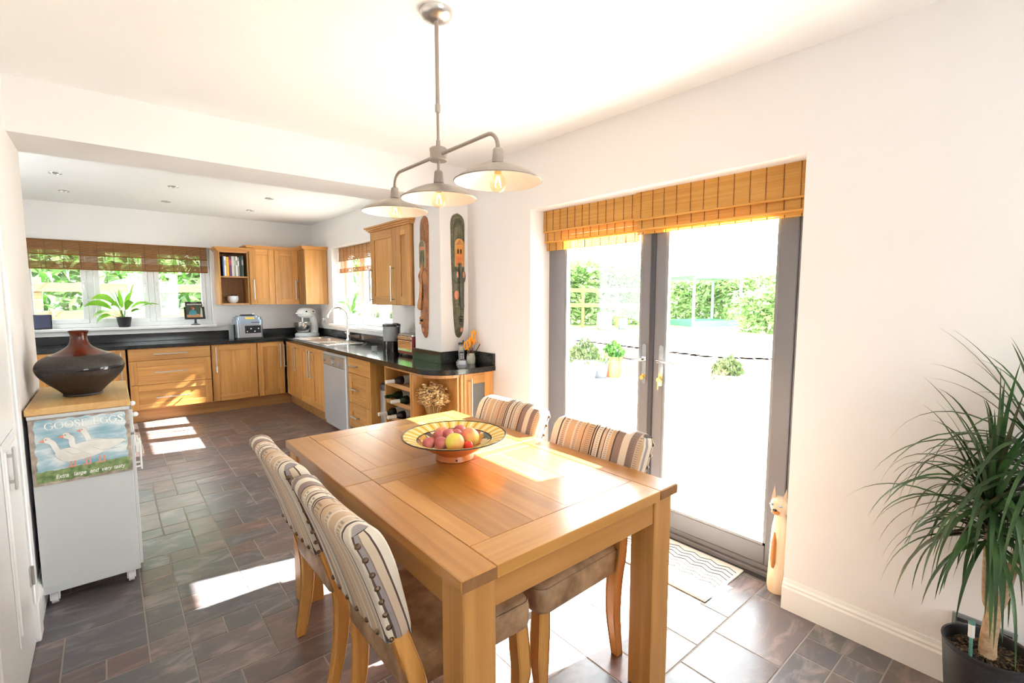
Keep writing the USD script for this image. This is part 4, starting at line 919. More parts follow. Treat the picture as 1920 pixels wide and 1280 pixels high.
for s in (-1, 1):
    pts = [(0, s * .03, 2.006)] + [(0, s * (ARM - .055 + .055 * math.sin(math.radians(a))), 2.006 - .055 * (1 - math.cos(math.radians(a))) ) for a in range(0, 91, 10)] + [(0, s * ARM, 1.945)]
    obj('arm', G().tube(np.array(pts), .0068, 12), 'pewter', lp, smooth=50)

# ------------------------------------------------------------------ trolley, vase and sign
KX0, KX1, KY0, KY1 = -.312, .055, 3.042, 3.745
tr = thing('kitchen_trolley', 'pale grey kitchen trolley on white castors with a wooden top by the left wall', 'trolley', (0, 0, 0))
obj('top', G().box(KX0 - .004, KX1 + .006, KY0 - .006, KY1 + .006, .922, .955, .004), 'trolley_top', tr)
obj('body', G().box(KX0 + .004, KX1 - .002, KY0 + .002, KY1, .07, .92, .002), 'trolley_grey', tr)
obj('edge_moulding', G().box(KX0 + .002, KX1, KY0 - .004, KY0 + .002, .905, .921, .001), 'trolley_grey', tr); obj('edge_moulding', G().box(KX0 + .002, KX1, KY0 - .003, KY0 + .002, .07, .105, .001), 'trolley_grey', tr)
for k, (ya, yb, za, zb) in enumerate(((KY0 + .01, 3.39, .78, .90), (3.395, KY1 - .01, .78, .90), (KY0 + .01, 3.39, .09, .77), (3.395, KY1 - .01, .09, .77))):
    d_ = obj('drawer' if k < 2 else 'door', G().box(KX1 - .002, KX1 + .012, ya, yb, za, zb, .002), 'trolley_grey', tr)
    if k < 2: obj('knob', G().ball((KX1 + .026, (ya + yb) / 2, .84), .014, 2).cyl((KX1 + .01, (ya + yb) / 2, .84), (KX1 + .022, (ya + yb) / 2, .84), .006, n=8), 'white_gloss', d_, smooth=True)
    else:
        yh = 3.35 if k == 2 else 3.435
        obj('handle', G().box(KX1 + .038, KX1 + .046, yh - .006, yh + .006, .50, .66, .002).box(KX1 + .01, KX1 + .04, yh - .004, yh + .004, .515, .523).box(KX1 + .01, KX1 + .04, yh - .004, yh + .004, .637, .645), 'white_gloss', d_)
for x in (KX0 + .04, KX1 - .04):
    for y in (KY0 + .045, KY1 - .045):
        cs_ = obj('castor', G().cyl((x - .012, y, .029), (x + .012, y, .029), .029, n=18), 'white_plastic', tr, smooth=30)
        obj('castor_fork', G().box(x - .018, x - .013, y - .016, y + .016, .02, .07).box(x + .013, x + .018, y - .016, y + .016, .02, .07).box(x - .018, x + .018, y - .016, y + .016, .06, .07), 'white_plastic', cs_)
tag(obj('tea_towel', G().box(KX1 + .013, KX1 + .017, KY0 + .05, KY0 + .23, .70, .775, .001).box(KX1 + .015, KX1 + .03, KY0 + .05, KY0 + .2, .665, .72, .002), 'paper_white'), 'corner of a white cloth hanging at the side of the grey trolley', 'cloth')

VX, VY, VZ = -.122, 3.345, .955
va = thing('vase', 'squat dark vase with a red-brown glazed neck standing on the trolley', 'vase', (VX, VY, VZ))
low = spline([(.0, .0), (.074, .0), (.078, .006), (.079, .014), (.100, .038), (.135, .072), (.165, .108), (.1785, .138)], 5)
obj('lower_body', G().lathe(low, 64), 'vase_black', va, smooth=50)
obj('glazed_band', G().lathe([(.1785, .138), (.1795, .146), (.178, .153)], 64), 'vase_band', va, smooth=50)
obj('upper_body', G().lathe(spline([(.178, .153), (.172, .172), (.158, .190), (.134, .206), (.122, .212)], 5), 64), 'vase_black', va, smooth=50)
obj('neck', G().lathe(spline([(.122, .212), (.095, .224), (.066, .240), (.046, .258), (.0375, .276), (.034, .295), (.034, .310), (.0385, .324), (.0425, .330)], 5).tolist() + [(.040, .333), (.034, .326), (.029, .31), (.029, .28), (.04, .255), (.06, .235)], 48), 'vase_glaze', va, smooth=50)

# sign hung on the trolley's end
SX0, SX1, SZ0, SZ1 = KX0 + .006, KX1 - .003, .594, .902
sg = thing('goose_sign', 'painted tin sign of three white geese hung on the end of the trolley', 'sign', (SX0, KY0 - .0045, SZ0))
SWd, SHt = SX1 - SX0, SZ1 - SZ0
obj('board', G().box(0, SWd, -.003, 0, 0, SHt, .0012), 'sign_border', sg)
def wob(x0, x1, z0, z1, a=.004, n=14, seed=0):
    r = random.Random(seed); e = []
    for p, q in (((x0, z0), (x1, z0)), ((x1, z0), (x1, z1)), ((x1, z1), (x0, z1)), ((x0, z1), (x0, z0))):
        for k in range(n): e.append((p[0] + (q[0] - p[0]) * k / n + r.uniform(-a, a), p[1] + (q[1] - p[1]) * k / n + r.uniform(-a, a)))
    return Polygon(e).buffer(0)
obj('painted_sky', G().prism(wob(.018, SWd - .016, .03, SHt - .006, .005, 16, 1), 'y', -.0034, -.003), 'sign_sky', sg)
grass = wob(.012, SWd - .010, .012, .066, .004, 20, 3).union(Polygon([(.03, .06), (SWd - .02, .062), (SWd - .02, .074), (.2, .072)]))
obj('painted_grass', G().prism(grass, 'y', -.0038, -.003), 'sign_grass', sg)
def goose(neck, head, body, beak, y, nm='goose'):
    nk = LineString(spline(neck, 6)); w = nk.buffer(.0105)
    shp = union_all([Polygon(spline(body + [body[0]], 6)).buffer(0), w, Point(head).buffer(.0135, quad_segs=8)])
    obj('goose_outline', G().prism(shp.buffer(.0013), 'y', y - .0002, -.003), 'goose_line', sg)
    gz = obj(nm, G().prism(shp, 'y', y - .0005, -.003), 'goose_white', sg)
    bx_ = shp.bounds; wing = LineString(spline([(bx_[0] + .45 * (bx_[2] - bx_[0]), .150), (bx_[0] + .62 * (bx_[2] - bx_[0]), .128), (bx_[0] + .85 * (bx_[2] - bx_[0]), .128)], 6)).buffer(.0009)
    obj('wing_line', G().prism(wing, 'y', y - .0007, -.003), 'goose_line', gz)
    obj('beak', G().prism(Polygon(beak), 'y', y - .0009, -.003), 'goose_beak', gz)
    obj('eye', G().prism(Point(head[0] - .003, head[1] + .003).buffer(.002), 'y', y - .001, -.003), 'mask_black', gz)
    return gz
def legs(gz, xs, z1, y):
    gg = G()
    for x in xs: gg.prism(Polygon([(x - .003, z1), (x + .004, z1), (x + .003, .073), (x + .006, .068), (x - .014, .066), (x - .012, .071), (x - .003, .074)]), 'y', y, -.003)
    obj('legs', gg, 'goose_beak', gz)
gz = goose([(.185, .232), (.196, .205), (.203, .175)], (.183, .237), [(.20, .19), (.25, .182), (.31, .168), (.343, .158), (.30, .15), (.25, .14), (.2, .15)], [(.176, .243), (.159, .236), (.176, .229)], -.0042); legs(gz, (.235, .252), .1, -.0041)
gz = goose([(.125, .218), (.140, .205), (.142, .18), (.15, .155)], (.123, .221), [(.135, .15), (.16, .175), (.215, .182), (.27, .176), (.335, .165), (.30, .14), (.25, .118), (.19, .10), (.15, .115)], [(.114, .227), (.090, .217), (.114, .211)], -.0048); legs(gz, (.186, .2), .105, -.0047)
gz = goose([(.058, .208), (.075, .195), (.083, .172), (.092, .15)], (.057, .211), [(.08, .14), (.10, .158), (.14, .16), (.18, .13), (.205, .108), (.17, .098), (.12, .098), (.09, .118)], [(.048, .216), (.027, .207), (.048, .201)], -.0054); legs(gz, (.132, .146), .1, -.0053)
# lettering: a serif alphabet drawn as rings and slabs
def g_O(w): return affinity.scale(Point(0, 0).buffer(.5, quad_segs=16), w, 1).difference(affinity.scale(Point(0, 0).buffer(.5, quad_segs=16), w * .70, .88))
def g_G(w): return union_all([g_O(w).difference(sbox(w * .12, -.06, w, .27)), sbox(w * .30, -.40, w * .44, -.02), sbox(w * .12, -.06, w * .56, -.0)])
def g_S(w): 
    c = spline([(w * .36, .30), (w * .25, .44), (0, .47), (-w * .30, .40), (-w * .33, .22), (0, .04), (w * .32, -.14), (w * .33, -.36), (0, -.47), (-w * .28, -.42), (-w * .38, -.27)], 6)
    return union_all([LineString(c).buffer(.055), sbox(w * .32, .24, w * .38, .5), sbox(-w * .42, -.5, -w * .36, -.2), LineString(c[18:44]).buffer(.085)]).intersection(sbox(-1, -.5, 1, .5))
def g_E(w): return union_all([sbox(-w * .36, -.5, -w * .16, .5), sbox(-w * .48, -.5, w * .38, -.44), sbox(-w * .48, .44, w * .36, .5), sbox(-w * .2, -.03, w * .2, .03), sbox(w * .32, -.5, w * .40, -.24), sbox(w * .30, .26, w * .38, .5), sbox(w * .16, -.12, w * .22, .12)])
let = []; x = .052
for c, w in (('G', .92), ('O', .98), ('O', .98), ('S', .62), ('E', .72), (' ', .42), ('E', .72), ('G', .92), ('G', .92), ('S', .62)):
    H = .0335
    if c != ' ':
        gl_ = {'G': g_G, 'O': g_O, 'S': g_S, 'E': g_E}[c](w)
        let.append((c, affinity.translate(affinity.scale(gl_, H, H, origin=(0, 0)), x + w * H / 2, SHt - .034)))
    x += w * H + .0022
for c, p in let: obj('letter', G().prism(p, 'y', -.0052, -.003), 'sign_letter', sg)
mx = np.array([[.78, .20, 0, .092], [0, 0, -1, -.0038], [0, .92, 0, .024], [0, 0, 0, 1]])
for k, (wd, xo) in enumerate((('Extra', .075), ('large', .137), ('and', .194), ('very', .237), ('tasty', .284))):
    mx[0, 3] = xo; q = G().text(wd, .0175, .0014, mx, True); obj('lettering', q, 'sign_letter', sg)

# ------------------------------------------------------------------ rug by the patio door
rg = thing('door_rug', 'pale woven rug with grey zigzag lines by the patio door', 'rug', (2.32, 1.62, 0))
obj('pile', G().box(-.205, .205, -.545, .545, 0, .008, .003), 'rug_wool', rg)
for k in range(7):
    x = -.05 + k * .034; pts = [(x + (.011 if i % 2 else -.011), -.53 + i * .0495, .0095) for i in range(22)]
    obj('zigzag', G().tube(np.array(pts), .0022, 5), 'rug_grey', rg)
obj('edge_stitch', G().tube([(-.2, -.54, .008), (-.2, .54, .008)], .002, 5), 'rug_grey', rg)

# ------------------------------------------------------------------ carved wooden cat in the door reveal
ct = thing('cat_figure', 'carved pale wooden cat figure standing at the right end of the patio door', 'figurine', (2.482, .896, 0), 0)
def ellip_loft(rows, n=24):
    v = []
    for z, cx, cy, rx_, ry_ in rows:
        for k in range(n): a = 2 * PI * k / n; v.append((cx + rx_ * math.cos(a), cy + ry_ * math.sin(a), z))
    m = len(rows); f = [[i * n + k, i * n + (k + 1) % n, (i + 1) * n + (k + 1) % n, (i + 1) * n + k] for i in range(m - 1) for k in range(n)]
    v += [(rows[0][1], rows[0][2], rows[0][0]), (rows[-1][1], rows[-1][2], rows[-1][0])]
    tri = [[q[0], q[1], q[2]] for q in f] + [[q[0], q[2], q[3]] for q in f] + [[m * n, (k + 1) % n, k] for k in range(n)] + [[m * n + 1, (m - 1) * n + k, (m - 1) * n + (k + 1) % n] for k in range(n)]
    return G().add(v, tri)
rows = [(z * 1.13, a_, b_, p_, q_) for z, a_, b_, p_, q_ in [(0, 0, 0, .040, .040), (.03, 0, 0, .046, .046), (.08, 0, 0, .044, .043), (.15, 0, 0, .041, .041), (.22, 0, 0, .039, .038), (.29, 0, 0, .034, .034), (.335, 0, 0, .026, .026), (.36, 0, 0, .022, .022)]]
obj('body', ellip_loft(rows), 'statue_wood', ct, smooth=50)
hz = .045
hd = ellip_loft([(.345 + hz, -.002, 0, .018, .018), (.365 + hz, -.010, 0, .036, .033), (.39 + hz, -.014, 0, .046, .040), (.412 + hz, -.012, 0, .045, .040), (.43 + hz, -.006, 0, .034, .034), (.438 + hz, 0, 0, .018, .022)])
h_ = obj('head', hd, 'statue_wood', ct, smooth=50)
obj('muzzle', ellip_loft([(.362 + hz, -.044, .004, .010, .014), (.372 + hz, -.050, .004, .016, .020), (.384 + hz, -.048, .004, .014, .018), (.394 + hz, -.042, .004, .006, .010)], 14), 'statue_dark', h_, smooth=50)
obj('nose', G().ball((-.063, .004, .388 + hz), .008, 2, (.6, 1.2, .8)), 'mask_black', h_, smooth=True)
for s in (-1, 1):
    yc = s * .024 + .002
    obj('ear', G().add([(-.022, yc - .013, .418 + hz), (-.022, yc + .013, .418 + hz), (.008, yc, .42 + hz), (-.006, yc + s * .004, .492 + hz)], [[0, 3, 1], [1, 3, 2], [2, 3, 0], [0, 1, 2]]), 'pewter', h_)
    obj('eye', G().ball((-.052, s * .019 + .004, .410 + hz), .008, 2, (.6, 1.5, .7)), 'blue_silver', h_, smooth=True)
obj('arm', ellip_loft([(.13, -.036, .008, .008, .009), (.18, -.044, .008, .011, .012), (.26, -.038, .008, .009, .011), (.31, -.03, .008, .005, .006)], 12), 'statue_dark', ct, smooth=50)

# ------------------------------------------------------------------ dracaena in a black pot
DXp, DYp = 2.178, .128
pt = thing('potted_dracaena', 'spiky dragon tree in a ribbed black pot at the right wall', 'plant', (DXp, DYp, 0))
prof = [(0, 0), (.085, 0), (.088, .004)]
for k in range(42): z = .006 + k * .0069; r = .090 + .026 * z / .3; prof += [(r, z), (r + .0012, z + .0035)]
prof += [(.1185, .300), (.1185, .305), (.112, .306), (.108, .298), (.106, .27)]
pot = obj('pot', G().lathe(prof, 56), 'black_plastic', pt, smooth=25)
gs = G(); rr_ = [0, .02, .04, .06, .08, .1065]; v = []; f = []
for i, r in enumerate(rr_):
    for k in range(28): a = 2 * PI * k / 28; v.append((r * math.cos(a), r * math.sin(a), .27 + (rng.uniform(-.004, .006) if 0 < i < 5 else 0)))
gs.add(v, [[i * 28 + k, i * 28 + (k + 1) % 28, (i + 1) * 28 + (k + 1) % 28, (i + 1) * 28 + k] for i in range(5) for k in range(28)])
for k in range(160):
    a, r = rng.uniform(0, 2 * PI), .1 * math.sqrt(rng.random()); s = rng.uniform(.003, .009); R = rz(rng.uniform(0, 360)) @ rx(rng.uniform(-40, 40))
    gs.box(-s, s, -s * .55, s * .55, -s * .25, s * .25, s * .1, R, (r * math.cos(a), r * math.sin(a), .276))
tag(obj('bark_chips', gs, 'soil', pt), kind='stuff')
stems = [spline([(0, 0, .26), (.003, .002, .32), (.006, -.002, .40), (.012, -.004, .43)], 5), spline([(.012, -.004, .42), (-.015, .012, .46), (-.025, .018, .53), (-.018, .022, .62), (-.02, .025, .72)], 5),
         spline([(.012, -.004, .42), (.035, -.02, .47), (.045, -.032, .56), (.06, -.05, .68), (.055, -.07, .82), (.05, -.08, .93)], 5)]
obj('trunk', G().tube(stems[0], np.linspace(.024, .019, len(stems[0])), 12), 'bark', pt, smooth=40)
obj('branch', G().tube(stems[1], np.linspace(.0125, .009, len(stems[1])), 10), 'bark', pt, smooth=40)
obj('branch', G().tube(stems[2], np.linspace(.0155, .010, len(stems[2])), 10), 'bark', pt, smooth=40)
obj('branch', G().tube(spline([(.01, -.004, .43), (.012, .012, .5), (.02, .02, .6), (.016, .025, .78)], 5), .008, 8), 'bark', pt, smooth=40)
wall_lim = XR - DXp - .02
def blade(base_, az, el, L, droop, w, m):
    d = np.array([math.cos(az) * math.cos(el), math.sin(az) * math.cos(el), math.sin(el)]); p = np.array(base_, float); pts = [p.copy()]; n = 11
    for i in range(n):
        d = d + np.array([0, 0, -droop * (.35 + i / n)]) / n; d /= np.linalg.norm(d); p = p + d * L / n
        if p[0] > wall_lim: p[0] = wall_lim; d[0] = min(d[0], 0)
        pts.append(p.copy())
    pts = np.array(pts); side = np.cross(d * [1, 1, 0] + np.array([math.cos(az), math.sin(az), 0]) * .5, [0, 0, 1]); side /= np.linalg.norm(side) + 1e-9; v = []
    for i, q in enumerate(pts):
        t = i / n; ww = w * (min(1, .55 + t * 3) if t < .15 else (1 - ((t - .15) / .85) ** 1.8)) + .0004
        v += [q + side * ww, q + np.array([0, 0, -ww * .35]), q - side * ww]
    f = []
    for i in range(n): a = i * 3; f += [[a, a + 1, a + 4, a + 3], [a + 1, a + 2, a + 5, a + 4]]
    obj('leaf', G().add(v, f), m, pt, smooth=True)
for (cx, cy, cz), cnt, L0 in (((-.02, .025, .73), 74, .36), ((.05, -.08, .92), 96, .43), ((.016, .025, .82), 56, .36)):
    for k in range(cnt):
        u = k / cnt; az = k * 2.39996 + rng.uniform(-.25, .25); el = math.radians(82 - 105 * u + rng.uniform(-10, 10))
        blade((cx, cy, cz + .05 - .12 * u), az, el, L0 * rng.uniform(.8, 1.25), rng.uniform(2.0, 4.6) if u > .22 else rng.uniform(.8, 2.6), rng.uniform(.006, .0095), 'dracaena_dry' if rng.random() < .12 else 'dracaena_leaf')
gl_ = G().cyl((-.062, .035, .25), (-.055, .04, .40), .005, n=8)
mt = thing('moisture_meter', 'green plant moisture meter with a white cap stuck in the black pot', 'moisture meter', (DXp, DYp, 0))
obj('probe', gl_, 'pavilion_green', mt); obj('cap', G().cyl((-.0578, .038, .345), (-.0558, .0394, .388), .0085, n=10), 'paper_white', mt); obj('cap_top', G().cyl((-.0558, .0394, .388), (-.0553, .0398, .398), .009, n=10), 'pavilion_green', mt)

# ------------------------------------------------------------------ roman blinds of split bamboo: slats (joined), cords and batten as parts
def blind(name, label, origin, along, length, layers, m, cordm, cords, slat=.0075):
    """layers: (depth towards the room, z top, z bottom, gap). Local x runs along, the room is at local -y."""
    t = thing(name, label, 'blind', origin, 0 if along == 'x' else -90, group='bamboo blinds at the windows and patio doors')
    r = random.Random(int(length * 1000))
    for (d, z1, z0, gap) in layers:
        gg = G(); z = z1
        while z > z0 + .002:
            h = min(slat * r.uniform(.75, 1.2), z - z0); e = r.uniform(-.001, .001)
            gg.box(r.uniform(-.002, .002), length + r.uniform(-.002, .002), -d - .0016 + e, -d + .0006 + e, z - h * (1 - gap) + .0004, z, 0); z -= h
        tag(obj('slats', gg, m, t), kind='stuff')
    for k in range(cords):
        x = length * (k + .5) / cords + r.uniform(-.004, .004)
        for (d, z1, z0, gap) in layers[:3]:
            obj('cord', G().box(x - .0017, x + .0017, -d - .0046, -d - .0014, z0 + .001, z1), cordm, t)
    obj('batten', G().box(.002, length - .002, -.02, .0, layers[0][1] - .022, layers[0][1] + .004, .002), m, t)
    d, z1, z0, _ = layers[0]; obj('fold', G().cyl((.001, -d - .002, z0), (length - .001, -d - .002, z0), .006, n=8), m, t)
    d, z1, z0, _ = layers[1]; obj('fold', G().cyl((.001, -d - .002, z0), (length - .001, -d - .002, z0), .006, n=8), m, t)
    return t
blind('bamboo_blind', 'golden bamboo roman blind over the left patio door leaf', (2.545, 2.612, 0), 'y', .818, [(.044, 2.083, 1.935, .04), (.030, 2.03, 1.862, .04), (.012, 1.96, 1.800, .10)], 'bamboo_gold', 'cord_gold', 12)
blind('bamboo_blind', 'golden bamboo roman blind with gathered folds over the right patio door leaf', (2.535, 1.796, 0), 'y', .955, [(.046, 2.086, 1.925, .04), (.032, 2.03, 1.868, .04), (.018, 1.97, 1.838, .06), (.025, 1.95, 1.852, .06)], 'bamboo_gold', 'cord_gold', 12)
blind('bamboo_blind', 'dark brown bamboo blind half way up the wide back kitchen window', (BW[0] + .01, YB - .004, 0), 'x', 1.052 - BW[0] - .01, [(.024, 2.106, 1.945, .05), (.018, 1.862, 1.782, .05), (.010, 1.95, 1.855, .38)], 'bamboo_brown', 'cord', 14)
blind('bamboo_blind', 'pale bamboo blind in the sink window behind the wall cabinet', (2.54, 6.755, 0), 'y', 1.79, [(.024, 2.13, 1.955, .05), (.018, 1.85, 1.795, .05), (.010, 1.96, 1.845, .5)], 'bamboo_pale', 'cord_gold', 14)

# ------------------------------------------------------------------ carved masks on the pillar; local x across, z up, front towards -y
def mask(name, label, loc, rotz, base_m, relief_m, left):
    t = thing(name, label, 'mask', loc, rotz, group='carved masks on the pillar')
    H, n = 1.034, 60; zs = np.linspace(0, H, 90)
    hw = np.interp(zs, [0, .015, .05, .15, .30, .5, .7, .95, .985, 1.01, 1.027, H], [.006, .026, .038, .047, .055, .061, .067, .0705, .064, .050, .030, .004])
    dp = np.interp(zs, [0, .05, .12, .2, .35, .6, .9, 1.0, H], [.012, .034, .044, .042, .034, .026, .02, .014, .004])
    v = []; S = 17
    for z, w, d in zip(zs, hw, dp):
        for k in range(S): a = PI * k / (S - 1); v.append((-w * math.cos(a), -d * math.sin(a) ** .8 if d > 0 else 0, z))
    f = [[i * S + k, i * S + k + 1, (i + 1) * S + k + 1, (i + 1) * S + k] for i in range(len(zs) - 1) for k in range(S - 1)]
    b = len(v); v += [(-w, 0.0, z) for z, w in zip(zs, hw)] + [(w, 0.0, z) for z, w in zip(zs, hw)]; L = len(zs)
    f += [[b + i + 1, b + L + i + 1, b + L + i, b + i] for i in range(L - 1)]
    obj('body', G().add(v, f), base_m, t, smooth=50)
    def dep(z): return np.interp(z, zs, dp)
    def blob(nm, x, z, rx_, rz_, out, m, sub=2): return obj(nm, G().ball((x, -dep(z) + .004, z), 1, sub, (rx_, out, rz_)), m, t, smooth=True)
    # long nose, lips and chin in the lower half
    nose = G().tube(spline([(0, -dep(.62) - .006, .62), (0, -dep(.5) - .012, .50), (0, -dep(.36) - .016, .36), (0, -dep(.27) - .026, .275), (0, -dep(.24) - .012, .245)], 5), np.interp(np.linspace(0, 1, 21), [0, .5, .85, 1], [.012, .013, .018, .012]), 12)
    obj('nose', nose, relief_m, t, smooth=True)
    blob('upper_lip', 0, .170, .026, .016, .024, relief_m); blob('lower_lip', 0, .128, .024, .015, .024, relief_m); obj('mouth', G().ball((0, -dep(.149) - .002, .149), 1, 2, (.022, .014, .007)), 'mask_black', t, smooth=True)
    for s in (-1, 1):
        blob('eye_ring', s * .031, .515, .028, .062, .020, relief_m); blob('eye', s * .031, .525, .015, .036, .027, 'mask_pink' if not left else 'mask_plain')
    obj('painted_disc', G().ball((-.033, -dep(.36) + .004, .36), 1, 2, (.024, .012, .040)), 'mask_pink', t, smooth=True)
    # arched painted panel with a small relief
    ar = union_all([sbox(-.042, .60, .042, .78), Point(0, .78).buffer(.042, quad_segs=10)])
    def plate(nm, shp, z, o, m): return obj(nm, G().prism(shp, 'y', -dep(z) - o, -dep(z) + .004), m, t)
    p_ = plate('arched_panel', ar, .72, .004, 'mask_panel' if not left else 'mask_olive'); rim = ar.buffer(.005).difference(ar)
    obj('panel_rim', G().prism(rim, 'y', -dep(.72) - .007, -dep(.72) + .004), 'mask_line', p_)
    if not left:
        for s in (-1, 1): obj('painted_figure', G().prism(affinity.scale(Point(s * .014, .72).buffer(.010), .8, 2.2), 'y', -dep(.72) - .0052, -dep(.72) - .003), 'mask_black', p_)
        obj('painted_sun', G().prism(Point(0, .61).buffer(.026), 'y', -dep(.72) - .006, -dep(.72)), 'mask_plain', p_)
        obj('painted_roof', G().prism(Polygon([(-.034, .775), (.034, .775), (0, .815)]), 'y', -dep(.72) - .0055, -dep(.72)), 'mask_plain', p_)
    else:
        obj('painted_band', G().prism(sbox(-.040, .745, .040, .775), 'y', -dep(.72) - .0055, -dep(.72)), 'mask_pink', p_)
        for s in (-1, 1): obj('painted_figure', G().prism(Polygon([(s * .008, .735), (s * .018, .735), (s * .030, .66), (s * .020, .63), (s * .012, .68)]), 'y', -dep(.72) - .0055, -dep(.72)), 'mask_black', p_)
    for k in range(5): obj('bead', G().ball((.0 + .012, -dep(.44 - k * .028) - .003, .44 - k * .028), .004, 1), 'mask_black', t)
    obj('chin_patch', G().ball((.008, -dep(.07) + .003, .07), 1, 2, (.014, .008, .022)), 'mask_pink', t, smooth=True)
    return t
mask('wall_mask', 'tall orange-brown carved mask on the kitchen side of the pillar', (PX, 3.655, 1.112), -90, 'mask_orange', 'mask_plain', True)
mask('wall_mask', 'tall dark green carved mask on the pillar face towards the dining table', (2.272, PY0, 1.118), 0, 'mask_green', 'mask_dark', False)

# ------------------------------------------------------------------ things on the worktop and sills
WT = .91
t = thing('multi_cooker', 'steel and grey multi cooker with a dark control panel on the back worktop', 'cooker', (1.425, 7.24, WT))
obj('body', G().prism(rbox(-.155, .165, -.16, .15, .05), 'z', .02, .20), 'cooker_steel', t, smooth=40)
obj('base', G().prism(rbox(-.16, .17, -.165, .155, .05), 'z', 0, .02), 'black_plastic', t)
lid = obj('lid', G().prism(rbox(-.158, .168, -.163, .153, .05), 'z', .20, .25).prism(rbox(-.145, .155, -.15, .14, .05), 'z', .25, .285).prism(rbox(-.12, .13, -.125, .115, .05), 'z', .285, .30), 'blue_silver', t, smooth=40)
obj('lid_handle', G().box(-.07, .09, -.06, .06, .298, .318, .008), 'black_plastic', lid); obj('steam_valve', G().cyl((.07, -.02, .315), (.07, -.02, .33), .014, n=12), 'chrome', lid)
obj('warning_label', G().box(-.05, .06, -.1655, -.15, .262, .2865, .001).box(-.05, .06, -.153, -.15, .262, .2865), 'yellow_label', lid)
pn = obj('control_panel', G().box(-.055, .135, -.166, -.15, .075, .175, .003), 'black_gloss', t)
obj('brand_strip', G().box(.02, .12, -.1655, -.15, .212, .222), 'black_plastic', lid)
for k in range(4): obj('button', G().cyl((-.03 + k * .045, -.166, .10 + .035 * (k % 2)), (-.03 + k * .045, -.168, .10 + .035 * (k % 2)), .008, n=10), 'white_plastic', pn)
obj('side_cup', G().prism(rbox(-.21, -.158, -.06, .06, .02), 'z', .0, .19), 'grey_plastic', t)

t = thing('stand_mixer', 'cream stand mixer with a steel bowl in the kitchen corner', 'mixer', (2.195, 7.22, WT), 0)
obj('base', G().prism(affinity.scale(Point(0, 0).buffer(1, quad_segs=12), .165, .13), 'z', 0, .03).prism(affinity.scale(Point(0, 0).buffer(1, quad_segs=12), .15, .115), 'z', .03, .042), 'cream_ceramic' if False else 'white_ceramic', t, smooth=35)
obj('column', G().tube(spline([(.105, .02, .03), (.11, .02, .12), (.10, .02, .21), (.085, .02, .28)], 4), np.linspace(.058, .045, 13), 18), 'white_ceramic', t, smooth=40)
obj('motor_head', ellip_loft([(.255, .0, .0, .06, .04), (.275, -.005, 0, .115, .058), (.31, -.005, 0, .135, .068), (.35, 0, 0, .13, .065), (.385, .0, 0, .10, .05), (.40, 0, 0, .05, .03)], 28), 'white_ceramic', t, smooth=50)
obj('trim_band', ellip_loft([(.305, -.005, 0, .1365, .0695), (.315, -.005, 0, .1372, .0700)], 28), 'brushed_steel', t)
obj('attachment_hub', G().cyl((-.125, 0, .32), (-.15, 0, .32), .022, n=16), 'chrome', t, smooth=30)
obj('speed_knob', G().ball((-.02, -.072, .345), .012, 2), 'black_plastic', t, smooth=True); obj('lock_knob', G().ball((.08, -.058, .345), .011, 2), 'black_plastic', t, smooth=True)
obj('beater_shaft', G().cyl((-.055, 0, .17), (-.055, 0, .265), .014, n=12), 'steel', t)
b = obj('mixing_bowl', G().lathe([(0, .043), (.06, .043), (.075, .055), (.098, .095), (.106, .15), (.108, .185), (.112, .188), (.106, .188), (.103, .15), (.09, .09)], 32, (-.055, 0, 0)), 'steel', t, smooth=40)
obj('bowl_handle', G().tube(spline([(-.06, -.105, .17), (-.06, -.15, .16), (-.06, -.15, .11), (-.06, -.1, .1)], 4), .007, 8), 'steel', b, smooth=True)

t = thing('water_jug', 'clear glass jug with black lid and handle on a black base, right of the sink', 'jug', (2.19, 4.50, WT))
obj('base', G().lathe([(0, 0), (.088, 0), (.090, .005), (.090, .10), (.084, .112), (0, .112)], 32), 'black_gloss', t, smooth=40)
obj('glass_body', G().lathe([(.082, .112), (.086, .15), (.088, .255), (.085, .258), (.084, .15), (.08, .115)], 32), 'kettle_glass', t, smooth=40)
obj('lid', G().lathe([(0, .290), (.06, .288), (.088, .278), (.090, .258), (0, .258)], 32), 'black_plastic', t, smooth=40)
obj('handle', G().tube(spline([(.005, -.088, .278), (.004, -.125, .272), (.003, -.132, .22), (.002, -.130, .15), (.0, -.118, .128)], 4), .015, 10), 'black_plastic', t, smooth=50)
obj('latch', G().ball((.002, -.138, .262), .010, 2), 'brushed_steel', t, smooth=True)
t = thing('glass_cup', 'small clear glass cup on the worktop beside the black jug', 'glass', (2.06, 4.63, WT))
obj('cup', G().lathe([(0, 0), (.026, 0), (.030, .055), (.028, .055), (.025, .005), (0, .005)], 20), 'cup_glass', t, smooth=40)
t = thing('toaster', 'dark red toaster with shiny steel sides, half hidden behind the pillar', 'toaster', (2.20, 4.08, WT))
obj('body', G().prism(rbox(-.085, .085, -.16, .16, .03), 'z', .02, .19), 'toaster_red', t, smooth=40)
obj('steel_side', G().box(-.089, -.083, -.135, .135, .045, .145, .003).box(-.09, -.083, -.135, .135, .155, .185, .003), 'chrome', t)
obj('top_plate', G().prism(rbox(-.08, .08, -.155, .155, .03), 'z', .19, .205), 'steel', t)
for x in (-.035, .035): obj('slot', G().box(x - .014, x + .014, -.12, .12, .2, .2062), 'black_plastic', t)
for x in (-.06, .06):
    for y in (-.13, .13): obj('foot', G().cyl((x, y, 0), (x, y, .021), .014, n=10), 'black_plastic', t)
obj('lever', G().box(-.03, .03, -.185, -.158, .13, .15, .004), 'black_plastic', t)

